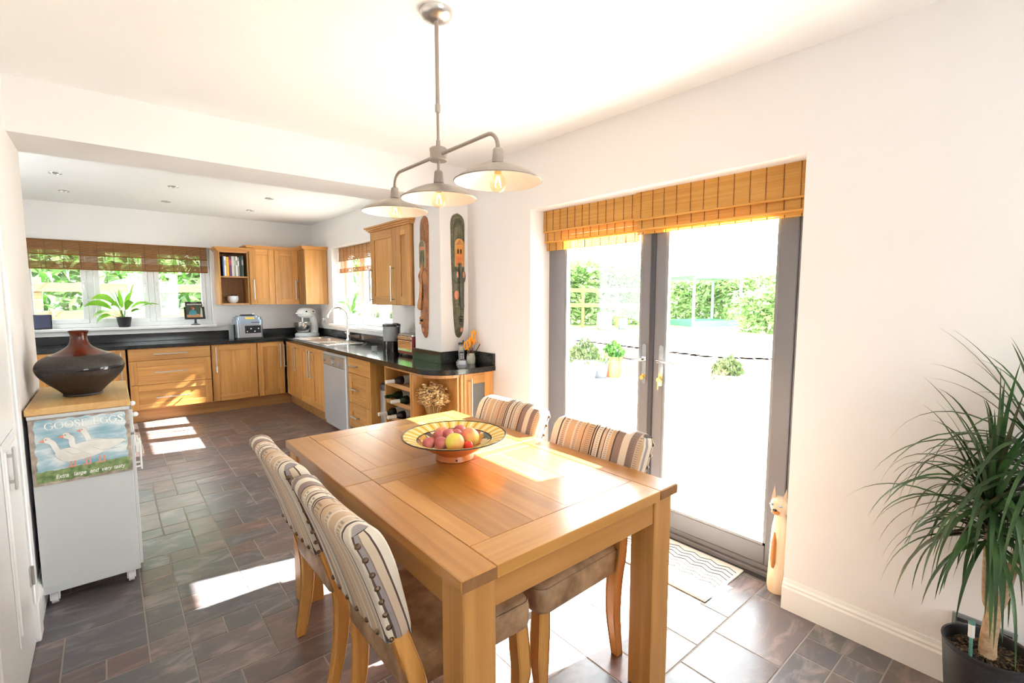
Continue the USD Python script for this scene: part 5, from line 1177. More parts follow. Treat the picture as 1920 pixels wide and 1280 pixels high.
t = thing('cordless_phone', 'silver and black cordless phone standing in its charging cradle', 'phone', (2.228, 3.30, WT), -28)
obj('cradle', G().prism(rbox(-.043, .043, -.055, .05, .022), 'z', 0, .016).prism(rbox(-.036, .036, -.045, .045, .018), 'z', .016, .03), 'silver_paint', t, smooth=30)
Rp = rx(-14); hs = obj('handset', G().box(-.024, .024, -.012, .012, 0, .155, .007, Rp, (0, .0, .022)), 'grey_plastic', t)
obj('keypad', G().box(-.019, .019, -.0145, -.010, .012, .075, .001, Rp, (0, 0, .022)), 'black_plastic', hs); obj('screen', G().box(-.017, .017, -.0145, -.010, .088, .122, .001, Rp, (0, 0, .022)), 'cream_ceramic', hs)
obj('earpiece', G().box(-.0245, .0245, -.0128, .0128, .130, .156, .006, Rp, (0, 0, .022)), 'black_plastic', hs)
for k in range(9): obj('key', G().box(-.014 + (k % 3) * .0115, -.006 + (k % 3) * .0115, -.0165, -.0143, .02 + (k // 3) * .016, .029 + (k // 3) * .016, .0006, Rp, (0, 0, .022)), 'silver_paint', hs)
obj('antenna', G().cyl((.018, .035, .17), (.018, .04, .192), .005, n=8), 'black_plastic', hs)

JX, JY = 2.298, 3.268
t = thing('stoneware_jar', 'small grey-green stoneware jar holding scissors and pens', 'jar', (JX, JY, WT))
obj('body', G().lathe([(0, 0), (.034, 0), (.037, .01), (.038, .05), (.034, .07), (.030, .082), (.030, .088), (.026, .088), (.026, .02), (0, .015)], 28), 'cream_ceramic', t, smooth=40)
def scissors(label, dx, dy, lean, rot, sc):
    s = thing('scissors', label, 'scissors', (JX + dx, JY + dy, WT + .02), rot, group='scissors in the stoneware jar')
    R = rx(0) @ ry(lean)
    for k, q in ((-1, -7), (1, 7)):
        Rk = ry(q); gb = G().box(-.006 * sc, .006 * sc, -.001 + k * .001, .001 + k * .001, 0, .105 * sc, 0, R @ Rk)
        obj('blade', gb, 'steel', s)
        ring = np.array([(.019 * sc * math.cos(a) * (1.0) + k * .020 * sc, k * .001, .150 * sc + .030 * sc * math.sin(a)) for a in np.linspace(0, 2 * PI, 25)])
        arm = np.array([(0, k * .001, .10 * sc), (k * .006 * sc, k * .001, .118 * sc), (k * .012 * sc, k * .001, .125 * sc)])
        obj('handle', G().tube(ring @ R.T, .0055 * sc, 8, caps=False).tube(arm @ R.T, .006 * sc, 8), 'scissor_orange', s, smooth=True)
scissors('large orange-handled scissors leaning right in the stoneware jar', .004, 0, 16, 25, 1.4)
scissors('small orange-handled scissors leaning left in the stoneware jar', -.006, -.004, -20, 20, 1.0)
scissors('medium orange-handled scissors upright in the middle of the stoneware jar', 0, .010, 3, 40, 1.08)
for lab, az, el, L, m in (('black pen leaning left in the stoneware jar', 200, 66, .125, 'black_plastic'), ('black pencil leaning right in the stoneware jar', -20, 58, .15, 'mask_black'), ('dark red pen in the middle of the stoneware jar', 260, 74, .115, 'toaster_red')):
    s = thing('pen', lab, 'pen', (JX, JY, WT + .03), group='pens in the stoneware jar'); d = np.array([math.cos(math.radians(az)) * math.cos(math.radians(el)), math.sin(math.radians(az)) * math.cos(math.radians(el)), math.sin(math.radians(el))])
    obj('barrel', G().cyl(d * -.01, d * L, .0036, n=8), m, s); obj('tip', G().cyl(d * L, d * (L + .008), .0036, .001, 8), 'brushed_steel', s)

# wine bottles lying in the rack, necks towards the room
def bottle(label, y, z, glass, cap, out=0.0):
    b = thing('wine_bottle', label, 'wine bottle', (FR - .045 - out, y, z + .037), 0, group='wine bottles in the rack')
    prof = [(0, .30), (.034, .30), (.037, .295), (.037, .125), (.033, .105), (.018, .082), (.0145, .07), (.0145, .0), (0, 0)]
    g_ = G().lathe(prof, 20); v, f = g_.get(); obj('glass', (np.c_[v[:, 2], v[:, 0], v[:, 1]], f[:, ::-1]), glass, b, smooth=40)
    if cap:
        g_ = G().lathe([(0, -.003), (.0155, -.003), (.016, .0), (.016, .072), (.0155, .072)], 16); v, f = g_.get(); obj('capsule', (np.c_[v[:, 2], v[:, 0], v[:, 1]], f[:, ::-1]), cap, b, smooth=40)
    g_ = G().lathe([(.0375, .15), (.0377, .16), (.0377, .24), (.0375, .25)], 20); v, f = g_.get(); obj('paper_label', (np.c_[v[:, 2], v[:, 0], v[:, 1]], f[:, ::-1]), 'paper_white', b, smooth=40)
bottle('dark wine bottle with a white capsule on the top shelf of the rack', 3.73, .715, 'wine_glass_black', 'paper_white', .03)
bottle('green wine bottle without capsule on the middle shelf of the rack', 3.86, .56, 'wine_glass_green', None, -.02)
bottle('dark wine bottle with a white capsule on the middle shelf of the rack', 3.64, .56, 'wine_glass_green', 'paper_white', .03)
bottle('dark wine bottle with a white capsule at the left of the lower shelf', 3.845, .42, 'wine_glass_black', 'paper_white', .05)
bottle('dark wine bottle with a white capsule at the right of the lower shelf', 3.69, .42, 'wine_glass_black', 'paper_white', .04)
# waste bin
t = thing('waste_bin', 'tall steel waste bin with a black lid between drawers and wine rack', 'bin', (1.965, 4.05, 0))
obj('body', G().lathe([(0, 0), (.105, 0), (.108, .01), (.108, .62), (0, .62)], 32), 'brushed_steel', t, smooth=40)
obj('lid', G().lathe([(.110, .62), (.110, .65), (.10, .672), (.07, .684), (0, .688)], 32), 'black_plastic', t, smooth=40)

# dried flowers in a basket on the curved shelf
t = thing('dried_flowers', 'bunch of pale dried seed heads in a basket on the curved corner shelf', 'dried flowers', (1.93, 3.27, .42))
obj('basket', G().lathe([(0, 0), (.06, 0), (.072, .04), (.074, .10), (.070, .10), (.066, .04)], 24), 'bamboo_pale', t, smooth=30)
r = random.Random(5); st, h1, h2 = G(), G(), G()
for k in range(110):
    az = r.uniform(0, 2 * PI); sp = math.sqrt(r.random()); top = np.array([math.cos(az) * sp * .135 + .0, math.sin(az) * sp * .135, .27 + .11 * r.random() - .06 * sp])
    top[0] = min(top[0], .088); top[1] = min(top[1], .13)
    p = spline([(top[0] * .25, top[1] * .25, .03), (top[0] * .5, top[1] * .5, .16), top], 3); st.tube(p, .0011, 4, caps=False)
    hh = h2 if r.random() < .2 else h1
    for q in range(15):
        w = r.uniform(.35, 1.0); c = p[-1] * w + p[-3] * (1 - w) + np.array([r.gauss(0, .010), r.gauss(0, .010), r.gauss(0, .012)])
        R = rz(r.uniform(0, 360)) @ rx(r.uniform(-70, 70)); s = r.uniform(.010, .020)
        hh.add(np.array([(-s, 0, 0), (0, -s * .4, s * .25), (s, 0, 0), (0, s * .5, s * .2), (0, 0, -s * .35)]) @ R.T + c, [[0, 1, 2], [0, 2, 3], [0, 4, 1], [1, 4, 2], [2, 4, 3], [3, 4, 0]])
tag(obj('stems', st, 'dried_stem', t), kind='stuff'); tag(obj('seed_heads', h1, 'dried_head', t), kind='stuff'); tag(obj('pink_seed_heads', h2, 'dried_pink', t), kind='stuff')

# books on the open wall shelf, and the bowl planter below
def book(label, x, w, h, m, d=.17, spine=None, page='paper_white'):
    b = thing('cookbook', label, 'book', (1.135 + x, 7.265, 1.36 + .373), 0, group='cookbooks on the open wall shelf')
    obj('cover', G().box(0, .002, 0, d, 0, h).box(w - .002, w, 0, d, 0, h).box(0, w, -.002, .001, 0, h, .0005), m, b)
    obj('pages', G().box(.002, w - .002, .001, d - .004, .003, h - .003), page, b)
    if spine: obj('spine_band', G().box(.001, w - .001, -.003, -.0015, h * .55, h * .8), spine, b)
for nm, c in (('blue', (.09, .16, .40)), ('lightblue', (.42, .50, .62)), ('yellow', (.75, .42, .04)), ('purple', (.13, .03, .13)), ('magenta', (.45, .06, .14)), ('pale', (.55, .56, .48)), ('grey', (.28, .29, .27)), ('darkgreen', (.02, .06, .045)), ('black', (.015, .018, .018))): plain('book_' + nm, c, .45)
x = .052
for lab, w, h, m, sp in (('dark blue cookbook at the left end of the row', .012, .262, 'book_blue', None), ('white cookbook with a blue band next to the dark blue one', .022, .255, 'paper_white', 'book_lightblue'), ('thick yellow cookbook on the open shelf', .030, .252, 'book_yellow', None),
                         ('purple cookbook with a red band right of the yellow one', .028, .268, 'book_purple', 'book_magenta'), ('pale green-grey cookbook in the middle of the row', .030, .262, 'book_pale', None), ('slim grey cookbook right of the pale one', .014, .258, 'book_grey', 'book_pale'),
                         ('white cookbook with a dark band near the right end', .020, .262, 'paper_white', 'book_grey'), ('grey-green cookbook before the dark ones', .018, .25, 'book_grey', 'paper_white'), ('black cookbook second from the right end', .024, .27, 'book_black', None), ('dark green cookbook at the right end of the row', .022, .275, 'book_darkgreen', 'book_grey')):
    book(lab, x, w, h, m, spine=sp); x += w + .002
t = thing('bowl_planter', 'white bowl planter with dark soil on the lower shelf', 'planter', (1.135 + .165, 7.37, 1.378))
obj('bowl', G().lathe([(0, 0), (.032, 0), (.055, .02), (.068, .055), (.066, .085), (.061, .098), (.057, .098), (.06, .08), (0, .075)], 28), 'white_ceramic', t, smooth=40)
gg = G(); r = random.Random(9)
for k in range(26): a, q = r.uniform(0, 2 * PI), .05 * math.sqrt(r.random()); gg.ball((q * math.cos(a), q * math.sin(a), .092 + r.uniform(-.004, .014)), r.uniform(.006, .012), 1)
tag(obj('succulents', gg, 'soil_dark', t, smooth=True), kind='stuff')

# sill of the back window: tablet, peace lily, cookbook on a stand
SZ = 1.095
t = thing('tablet', 'dark tablet leaning on the back window sill beside the left wall', 'tablet', (-.64, 7.555, SZ), 0)
Rt = rx(-22); obj('case', G().box(-.15, .15, -.006, .004, 0, .175, .004, Rt, (0, 0, .003)), 'black_plastic', t); obj('screen', G().box(-.138, .138, -.0075, -.006, .012, .163, 0, Rt, (0, 0, .003)), 'screen_blue', t); obj('stand', G().box(-.06, .06, 0, .075, 0, .008, .002).box(-.06, .06, .06, .068, 0, .1, .002), 'black_plastic', t)
t = thing('peace_lily', 'green leafy peace lily in a black pot in the middle of the back window sill', 'plant', (.152, 7.565, SZ))
obj('pot', G().lathe([(0, 0), (.052, 0), (.056, .006), (.074, .115), (.078, .118), (.078, .125), (.072, .125), (.066, .10)], 28), 'black_plastic', t, smooth=40); obj('soil', G().lathe([(0, .104), (.067, .104)], 20), 'soil_dark', t)
def broad_leaf(parent, base_, az, el, L, droop, w, m, stalk=.38, ylim=None, stem_m=None):
    d = np.array([math.cos(az) * math.cos(el), math.sin(az) * math.cos(el), math.sin(el)]); p = np.array(base_, float); pts = [p.copy()]; n = 14
    for i in range(n):
        d = d + np.array([0, 0, -droop * (i / n) * 1.6]) / n; d /= np.linalg.norm(d); p = p + d * L / n
        if ylim is not None and p[1] > ylim: p[1] = ylim; d[1] = min(0, d[1])
        pts.append(p.copy())
    pts = np.array(pts); k0 = int(n * stalk); gl2 = G().tube(pts[:k0 + 1], .0028, 6)
    q = pts[k0:]; m_ = len(q) - 1; v = []
    side = np.cross([math.cos(az), math.sin(az), 0], [0, 0, 1.0]); rl = ((az * 37.0) % 1.0 - .5) * 1.1 + .75; side = side * math.cos(rl) + np.array([0, 0, 1.0]) * math.sin(rl)
    for i, c in enumerate(q):
        t_ = i / m_; ww = w * (math.sin(PI * min(1, t_ ** .75 * 1.0)) ** .8 if 0 < t_ < 1 else .02) + .0006
        v += [c + side * ww + np.array([0, 0, ww * .25]), c, c - side * ww + np.array([0, 0, ww * .25])]
    f = []
    for i in range(m_): a = i * 3; f += [[a, a + 1, a + 4, a + 3], [a + 1, a + 2, a + 5, a + 4]]
    gl2.add(v, f); obj('leaf', gl2, m, parent, smooth=True)
r = random.Random(11)
for az, el, L, dr, w in ((184, 52, .44, 2.3, .030), (192, 66, .46, 2.8, .034), (200, 38, .36, 2.6, .028), (172, 78, .42, 1.9, .026), (240, 62, .34, 2.6, .030), (300, 64, .34, 2.4, .03), (352, 58, .40, 2.6, .028), (8, 46, .42, 1.6, .022), (350, 80, .46, 1.0, .032), (20, 84, .38, .8, .024), (210, 82, .40, 1.5, .028), (330, 50, .3, 2.8, .028), (250, 84, .36, 1.2, .026), (185, 28, .3, 3.2, .028), (310, 76, .38, 1.8, .026)):
    broad_leaf(t, (r.uniform(-.02, .02), r.uniform(-.02, .01), .1), math.radians(az), math.radians(el), L, dr, w * 1.25, 'lily_leaf', ylim=.075)
t = thing('cookbook_stand', 'cookbook on a black stand at the right end of the back window sill', 'book stand', (.885, 7.555, SZ))
obj('foot', G().lathe([(0, 0), (.055, 0), (.052, .008), (.02, .02), (.013, .035), (.011, .085), (0, .085)], 24), 'black_plastic', t, smooth=40)
Rb = rx(-20); st_ = obj('tray', G().box(-.115, .115, 0, .006, 0, .17, .002, Rb, (0, .012, .078)).box(-.115, .115, -.03, .004, 0, .008, .002, Rb, (0, .012, .075)), 'black_plastic', t)
bk = thing('open_cookbook', 'dark cookbook with a painted figure in blue on its cover, on the black stand', 'book', (.885, 7.555, SZ))
obj('cover', G().box(-.098, .092, -.022, -.003, 0, .225, .001, Rb, (0, .012, .085)), 'black_plastic', bk)
def pr(nm, shp, o, m): 
    q = G().prism(shp, 'y', -.022 - o, -.0215); v, f = q.get(); obj(nm, (v @ Rb.T + np.array([0, .012, .085]), f), m, bk)
plain('cover_brown', (.22, .10, .05), .5); plain('cover_teal', (.06, .26, .32), .5); plain('cover_skin', (.55, .30, .2), .5); plain('cover_hair', (.28, .07, .02), .5); plain('cover_food', (.55, .26, .10), .5); plain('cover_green', (.05, .08, .05), .5)
pr('printed_background', sbox(-.09, .008, .085, .165), .0004, 'cover_green'); pr('printed_table', sbox(-.09, .008, .085, .045), .0008, 'cover_food')
pr('printed_figure', Polygon([(-.07, .04), (-.062, .085), (-.04, .11), (.0, .11), (.02, .085), (.022, .04)]), .0012, 'cover_teal'); pr('printed_face', affinity.scale(Point(-.016, .130).buffer(.016), .85, 1.1), .0014, 'cover_skin'); pr('printed_hair', affinity.scale(Point(-.024, .140).buffer(.019), 1, .9).difference(sbox(-.016, .1, .02, .14)), .0018, 'cover_hair')
pr('printed_board', Polygon([(.055, .01), (.085, .01), (.085, .12), (.072, .15)]), .0012, 'book_pale'); pr('printed_bowl', Point(.03, .04).buffer(.017), .0016, 'brick_red')
pr('printed_title', union_all([sbox(-.08 + k * .0165, .176, -.0675 + k * .0165, .197) for k in range(10)]), .0006, 'book_pale'); pr('printed_line', sbox(-.035, .206, .03, .215), .0006, 'book_grey')
# orchid on the sink window sill
t = thing('orchid_plant', 'white pot with strappy green leaves on the sink window sill', 'plant', (2.50, 6.33, 1.09))
obj('pot', G().lathe([(0, 0), (.055, 0), (.065, .02), (.085, .12), (.088, .15), (.082, .15), (.078, .12)], 28), 'white_ceramic', t, smooth=40); obj('soil', G().lathe([(0, .13), (.078, .13)], 20), 'soil_dark', t)
for az, el, L, dr, w in ((100, 60, .30, 3, .022), (200, 55, .26, 3.4, .022), (265, 50, .34, 1.8, .024), (285, 70, .40, 1.6, .022), (230, 75, .3, 2.4, .02), (150, 70, .28, 3, .02), (270, 25, .3, 1.5, .02), (80, 40, .26, 3.5, .022)):
    broad_leaf(t, (0, 0, .13), math.radians(az), math.radians(el), L, dr, w, 'orchid_leaf', stalk=.15)

# ------------------------------------------------------------------ garden
def out(px, depth, z=0.0, row=None):
    """A point of the ground plan seen in the photograph's column px at that depth along the view."""
    hx = (px - 960) / FPX; d = np.array([math.sin(_y), math.cos(_y), 0]) + np.array(RT) * hx
    return d[:2] * depth
G0 = -.06
struct('ground_patio', G().box(2.72, 14, -8, 16, G0 - .3, G0 - .012).box(-14, 2.72, YB + .25, 16, G0 - .3, G0 - .012), 'mortar')
pv = thing('patio_paving', 'pale stone paving slabs of the sunny patio outside the glazed doors', 'paving', (0, 0, 0))
r = random.Random(21); cnt = 0; rest_g = G()
for i in range(18):
    for j in range(30):
        x0, y0 = 2.72 + i * .60, -3.0 + j * .60 + (.3 if i % 2 else 0)
        if x0 > 11.2 or y0 > 13.5: continue
        cx, cy = x0 + .3, y0 + .3; dv = np.array([cx, cy, -EYE]); df = dv @ FW; u = (dv @ RT) / max(df, .01) * FPX
        seen = 60 < u < 560 and df < 11
        gg = G().box(x0 + .004, x0 + .596, y0 + .004, y0 + .596, G0 - .03, G0 + r.uniform(-.002, .002), .004)
        if seen and cnt < 200: obj('slab', gg, 'paving', pv); cnt += 1
        else: rest_g.merge(gg)
tag(obj('distant_slabs', rest_g, 'paving', pv), kind='stuff')
# raised lawn behind a low brick wall
def low_wall(p, q, h, w=.22, name='garden_wall', label=''):
    p, q = np.array(p), np.array(q); L = np.linalg.norm(q - p); ang = math.degrees(math.atan2(*(q - p)[::-1]))
    t = thing(name, label, 'wall', (p[0], p[1], G0 + .005), ang); nrow = int(h / .075)
    obj('core', G().box(0, L, .008, w - .008, 0, h - .005), 'mortar', t); cnt_ = 0; more = G()
    for k in range(nrow):
        x = -.11 if k % 2 else 0
        while x < L - .02:
            a, b = max(x, 0) + .005, min(x + .225, L) - .005
            if b - a > .03:
                gg = G().box(a, b, 0, w, k * .075 + .005, (k + 1) * .075 - .005, .004)
                if cnt_ < 290: obj('brick', gg, 'brick_red', t); cnt_ += 1
                else: more.merge(gg)
            x += .225
    if more.v: tag(obj('more_bricks', more, 'brick_red', t), kind='stuff')
    return t
A, B, C = out(1085, 11.2), out(1345, 8.0), out(1560, 7.6)
WH = .525
low_wall(B, A, WH, label='low red brick wall holding up the lawn, seen through the left patio leaf')
low_wall(C, B, WH, label='low red brick wall end seen through the right patio leaf, behind a pale pot')
Far = [out(1000, 60), out(1900, 60)]
lawn_poly = Polygon([tuple(A + (0, .1)), tuple(B + (.15, .1)), tuple(C + (.15, 0)), tuple(out(1700, 9)), tuple(out(2300, 60)), tuple(out(700, 60)), tuple(out(980, 12))])
struct('ground_lawn', G().prism(lawn_poly, 'z', G0, G0 + WH - .03), 'lawn')
LZ = G0 + WH - .03
def leaf_cloud(name, label, cat, poly_pts, z0, z1, thick, n, size, m, seed, base_z=LZ, group=None):
    """A hedge along a polyline: leaf quads in a rough slab, with stems."""
    r = np.random.default_rng(seed); P = np.array(poly_pts, float); seg = np.linalg.norm(np.diff(P, axis=0), axis=1); cum = np.r_[0, np.cumsum(seg)]
    s = r.uniform(0, cum[-1], n); k = np.clip(np.searchsorted(cum, s) - 1, 0, len(seg) - 1); t = (s - cum[k]) / seg[k]
    xy = P[k] + (P[k + 1] - P[k]) * t[:, None] + r.normal(0, thick / 2.2, (n, 2))
    top = z1 * (.82 + .30 * meshkit.fbm(np.c_[xy * .8, np.zeros(n)], 3, seed)); z = z0 + (top - z0) * r.uniform(0, 1, n) ** .75
    d = r.normal(0, 1, (n, 3)); d[:, 2] = d[:, 2] * .5 + .3; d /= np.linalg.norm(d, axis=1)[:, None]; e = np.cross(d, r.normal(0, 1, (n, 3))); e /= np.linalg.norm(e, axis=1)[:, None]
    sz = size * r.uniform(.6, 1.3, n)[:, None]; c = np.c_[xy, z]
    v = np.stack([c - d * sz, c + e * sz * .4, c + d * sz, c - e * sz * .4], 1).reshape(-1, 3); b = np.arange(n) * 4
    t_ = thing(name, label, cat, (0, 0, 0), group=group)
    tag(obj('foliage', (v, np.vstack([np.c_[b, b + 1, b + 2], np.c_[b, b + 2, b + 3]])), m, t_), kind='stuff')
    gg = G()
    for q in np.linspace(.03, .97, max(4, int(cum[-1] / .9))):
        kk = min(int(np.searchsorted(cum, q * cum[-1])) - 1, len(seg) - 1); kk = max(kk, 0); w = (q * cum[-1] - cum[kk]) / seg[kk]; p = P[kk] + (P[kk + 1] - P[kk]) * w
        gg.tube([(p[0], p[1], base_z - .02), (p[0] + .05, p[1], z0 + (z1 - z0) * .5), (p[0], p[1] + .05, z0 + (z1 - z0) * .8)], [.04, .03, .015], 6)
    tag(obj('stems', gg, 'bark', t_), kind='stuff')
leaf_cloud('hedge', 'long green hedge behind the lawn, seen through the left patio leaf', 'hedge', [out(1010, 19), out(1120, 18), out(1215, 18.5)], LZ, 2.75, .9, 9000, .13, 'hedge_leaf', 31)
leaf_cloud('hedge', 'pale bushes behind the garden pavilion, seen through the right patio leaf', 'hedge', [out(1230, 21), out(1380, 19), out(1520, 17), out(1640, 16)], LZ, 2.45, .9, 12000, .13, 'hedge_leaf', 32)
leaf_cloud('shrub', 'bushy shrub at the far right of the garden behind the lawn', 'shrub', [out(1405, 14.5), out(1465, 13.5), out(1520, 13)], LZ, 1.75, .6, 5000, .10, 'hedge_leaf', 33)
# fence rails before the hedge
def fence(name, label, p, q, zb, rails, post_h, n, parentgroup=None):
    p, q = np.array(p), np.array(q); L = np.linalg.norm(q - p); ang = math.degrees(math.atan2(*(q - p)[::-1])); t = thing(name, label, 'fence', (p[0], p[1], zb), ang)
    for k in range(n): x = L * k / (n - 1); obj('post', G().box(x - .05, x + .05, -.05, .05, -.05, post_h, .006), 'fence_wood', t)
    for z in rails: obj('rail', G().box(-.1, L + .1, -.075, -.045, z - .07, z + .07, .004), 'fence_wood', t)
    return t
fence('garden_fence', 'wooden rail fence in front of the hedge across the patio', out(1030, 16.5), out(1222, 16), LZ, (.75, 1.25), 1.4, 4)
# garden pavilion (small open structure with a pale hipped roof)
pc = out(1318, 17.5); t = thing('garden_pavilion', 'small green framed garden pavilion with a pale roof on the lawn', 'pavilion', (pc[0], pc[1], LZ), -25)
for x in (-.95, .95):
    for y in (-.75, .75): obj('post', G().box(x - .035, x + .035, y - .035, y + .035, 0, 1.72), 'pavilion_frame', t)
obj('low_panel', G().box(-.95, .95, -.77, -.73, 0, .2).box(-.97, -.93, -.75, .75, 0, .2).box(.93, .97, -.75, .75, 0, .2).box(-.95, .95, .73, .77, 0, .2), 'pavilion_green', t)
obj('top_frame', G().box(-.98, .98, -.78, -.72, 1.66, 1.74).box(-.98, .98, .72, .78, 1.66, 1.74).box(-.98, -.92, -.75, .75, 1.66, 1.74).box(.92, .98, -.75, .75, 1.66, 1.74), 'pavilion_frame', t)
obj('roof', G().add([(-1.2, -1, 1.74), (1.2, -1, 1.74), (1.2, 1, 1.74), (-1.2, 1, 1.74), (-.3, 0, 2.25), (.3, 0, 2.25)], [[0, 1, 5], [0, 5, 4], [1, 2, 5], [2, 3, 4], [2, 4, 5], [3, 0, 4], [0, 2, 1], [0, 3, 2]]), 'pavilion_roof', t)
# planters and pots
p = out(1133, 15.5); t = thing('planter_box', 'grey rectangular planter box on the lawn before the fence', 'planter', (p[0], p[1], LZ), 45)
obj('box', G().box(-.48, .48, -.2, .2, 0, .52, .02), 'planter_grey', t); obj('soil', G().box(-.44, .44, -.16, .16, .515, .522), 'soil_dark', t)
p = out(1168, 15.3); t = thing('small_planter', 'small teal grey planter beside the big grey planter box', 'planter', (p[0], p[1], LZ), 45); obj('box', G().box(-.13, .13, -.13, .13, 0, .36, .02), 'pot_slate', t); obj('soil', G().box(-.11, .11, -.11, .11, .355, .362), 'soil_dark', t)
def pot(label, px, depth, r0, h, m, leafy_, hh, seed):
    p = out(px, depth); t = thing('patio_pot', label, 'plant pot', (p[0], p[1], G0), group='pots on the patio')
    obj('pot', G().lathe([(0, 0), (r0 * .7, 0), (r0 * .75, .02), (r0, h * .9), (r0 * 1.06, h * .92), (r0 * 1.06, h), (r0 * .96, h), (r0 * .9, h * .85), (0, h * .85)], 28), m, t, smooth=35)
    r = np.random.default_rng(seed); n = 500; a = r.uniform(0, 2 * PI, n); q = np.sqrt(r.uniform(0, 1, n)) * r0 * 1.15; c = np.c_[q * np.cos(a), q * np.sin(a), h * .85 + hh * r.uniform(0, 1, n) ** .8 * (1.1 - q / r0 * .5)]
    d = r.normal(0, 1, (n, 3)); d[:, 2] = abs(d[:, 2]) + .4; d /= np.linalg.norm(d, axis=1)[:, None]; e = np.cross(d, r.normal(0, 1, (n, 3))); e /= np.linalg.norm(e, axis=1)[:, None]; s = .055 * r.uniform(.6, 1.2, n)[:, None]
    v = np.stack([c - d * s, c + e * s * .4, c + d * s, c - e * s * .4], 1).reshape(-1, 3); b = np.arange(n) * 4
    tag(obj('foliage', (v, np.vstack([np.c_[b, b + 1, b + 2], np.c_[b, b + 2, b + 3]])), leafy_, t), kind='stuff')
pot('large pale patio pot with a bushy plant, left of the dark pot', 1097, 8.6, .24, .42, 'white_ceramic', 'grass_leaf', .42, 1)
pot('small dark slate patio pot with a low plant', 1127, 9.0, .165, .33, 'pot_slate', 'hedge_leaf', .24, 2)
pot('terracotta patio pot with a green shrub against the brick wall', 1152, 9.1, .17, .40, 'terracotta', 'maize_leaf', .36, 3)
pot('pale patio pot with a low plant in front of the brick wall end', 1368, 7.2, .19, .36, 'white_ceramic', 'grass_leaf', .34, 4)
# behind the back window: bank, post and rail fence, maize
struct('ground_bank', G().add([(-9, YB + .4, G0), (8, YB + .4, G0), (8, 9.0, .35), (-9, 9.0, .35), (8, 10.5, .75), (-9, 10.5, .75), (8, 24, 1.0), (-9, 24, 1.0)], [[0, 1, 2, 3], [3, 2, 4, 5], [5, 4, 6, 7]]), 'bank_earth')
fence('field_fence', 'wooden post and rail fence on the bank behind the kitchen window', (-4.2, 10.3), (6.0, 10.3), .68, (.50, .93), 1.08, 7)
r = np.random.default_rng(5); n = 9000; xy = np.c_[r.uniform(-5, 5.2, n), r.uniform(8.7, 10.6, n)]; zb = np.interp(xy[:, 1], [7.97, 9, 10.5], [G0, .35, .75]); az = r.uniform(0, 2 * PI, n); L = r.uniform(.25, .62, n)
c0 = np.c_[xy, zb]; lean = r.uniform(.1, .5, n)[:, None]; dv = np.c_[np.cos(az), np.sin(az), np.zeros(n)]; c1 = c0 + np.c_[np.zeros((n, 2)), L * .7] + dv * lean * L[:, None] * .4; c2 = c0 + np.c_[np.zeros((n, 2)), L * .8] + dv * lean * L[:, None] * 1.2; sd = np.c_[-np.sin(az), np.cos(az), np.zeros(n)] * .010
v = np.stack([c0 - sd, c0 + sd, c1 - sd, c1 + sd, c2], 1).reshape(-1, 3); b = np.arange(n) * 5
gt = tag(obj('grass_bank', (v, np.vstack([np.c_[b, b + 1, b + 3], np.c_[b, b + 3, b + 2], np.c_[b + 2, b + 3, b + 4]])), 'grass_leaf'), 'long pale grass on the bank behind the kitchen window', 'grass', kind='stuff')
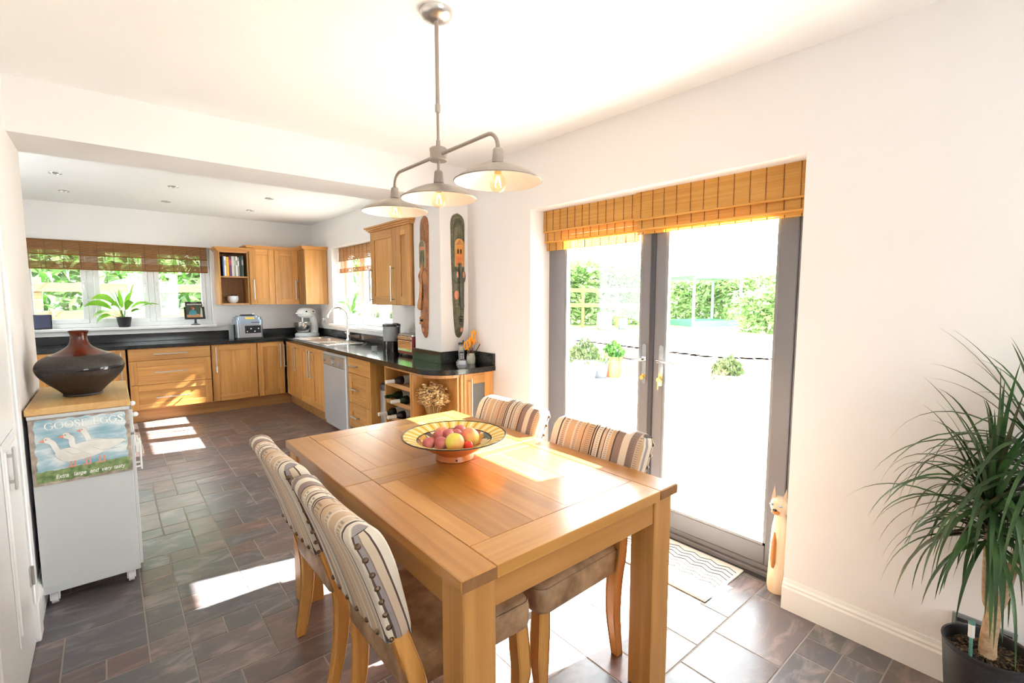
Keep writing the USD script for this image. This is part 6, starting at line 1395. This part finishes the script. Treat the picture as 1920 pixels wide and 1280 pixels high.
def maize(seed):
    r = random.Random(seed); t = thing('maize_plant', 'tall green maize plant behind the rail fence outside the kitchen window', 'plant', (0, 0, 0), group='maize plants behind the field fence')
    H = 2.0; obj('stalk', G().tube([(0, 0, -.1), (.01, 0, 1.0), (0, .01, H)], [.016, .013, .006], 6), 'maize_leaf', t)
    for k in range(13):
        az = k * PI * .93 + r.uniform(-.5, .5); z = .25 + 1.6 * k / 13; el = math.radians(r.uniform(45, 68)); L = r.uniform(.6, .9); d = np.array([math.cos(az) * math.cos(el), math.sin(az) * math.cos(el), math.sin(el)]); p = np.array([0, 0, z]); pts = [p]
        for i in range(8): d = d + np.array([0, 0, -.30]); d /= np.linalg.norm(d); p = p + d * L / 8; pts.append(p)
        sd = np.array([-math.sin(az), math.cos(az), 0]); v = []
        for i, q in enumerate(pts): w = .042 * math.sin(PI * (.12 + .86 * i / 8)) + .002; v += [q + sd * w, q - sd * w + np.array([0, 0, .01])]
        obj('leaf', G().add(v, [[2 * i, 2 * i + 1, 2 * i + 3, 2 * i + 2] for i in range(8)]), 'maize_leaf', t, smooth=True)
    return t
pm = [maize(s) for s in (1, 2, 3)]; r = random.Random(77); first = [True] * 3; k = 0
spots = [(x + r.uniform(-.15, .15), y + r.uniform(-.12, .12)) for y in (10.75, 11.3, 11.9) for x in np.arange(-3.0, 4.6, .58)]
for (x, y) in spots:
    q = k % 3; k += 1; z = .75 + (y - 10.5) * .0185; rot = r.uniform(0, 360)
    if first[q]:
        first[q] = False; xf = UsdGeom.Xform(pm[q]); ops = xf.GetOrderedXformOps(); ops[0].Set(Gf.Vec3d(x, y, z)); ops[1].Set(rot)
    else: dup(pm[q], (x, y, z), rot)
t = thing('garden_cover', 'pale rounded cover standing behind the fence outside the middle window pane', 'cover', (.33, 10.62, .75))
obj('shell', G().lathe([(.42, 0), (.42, .70), (.38, .86), (.28, .96), (.14, 1.01), (0, 1.03)], 28), 'pavilion_roof', t, smooth=50)
# tree behind the field, and shrub by the sink window
leaf_cloud('tree_belt', 'belt of dark trees far behind the maize field', 'trees', [(-9, 21), (-2, 22), (4, 21.5), (7, 21)], 1.0, 7.0, 2.2, 16000, .28, 'hedge_leaf', 41, base_z=1.0)
leaf_cloud('shrub', 'green shrub outside the sink window', 'shrub', [(6.2, 11.6), (7.4, 11.2), (8.2, 10.6)], .0, 1.5, .6, 4000, .10, 'hedge_leaf', 42, base_z=G0)
leaf_cloud('tree_row', 'row of tall trees east of the field, shading the bank', 'trees', [(10.5, 14.5), (10.2, 13.0), (9.6, 11.6)], .0, 6.2, 1.0, 12000, .2, 'hedge_leaf', 43, base_z=G0)
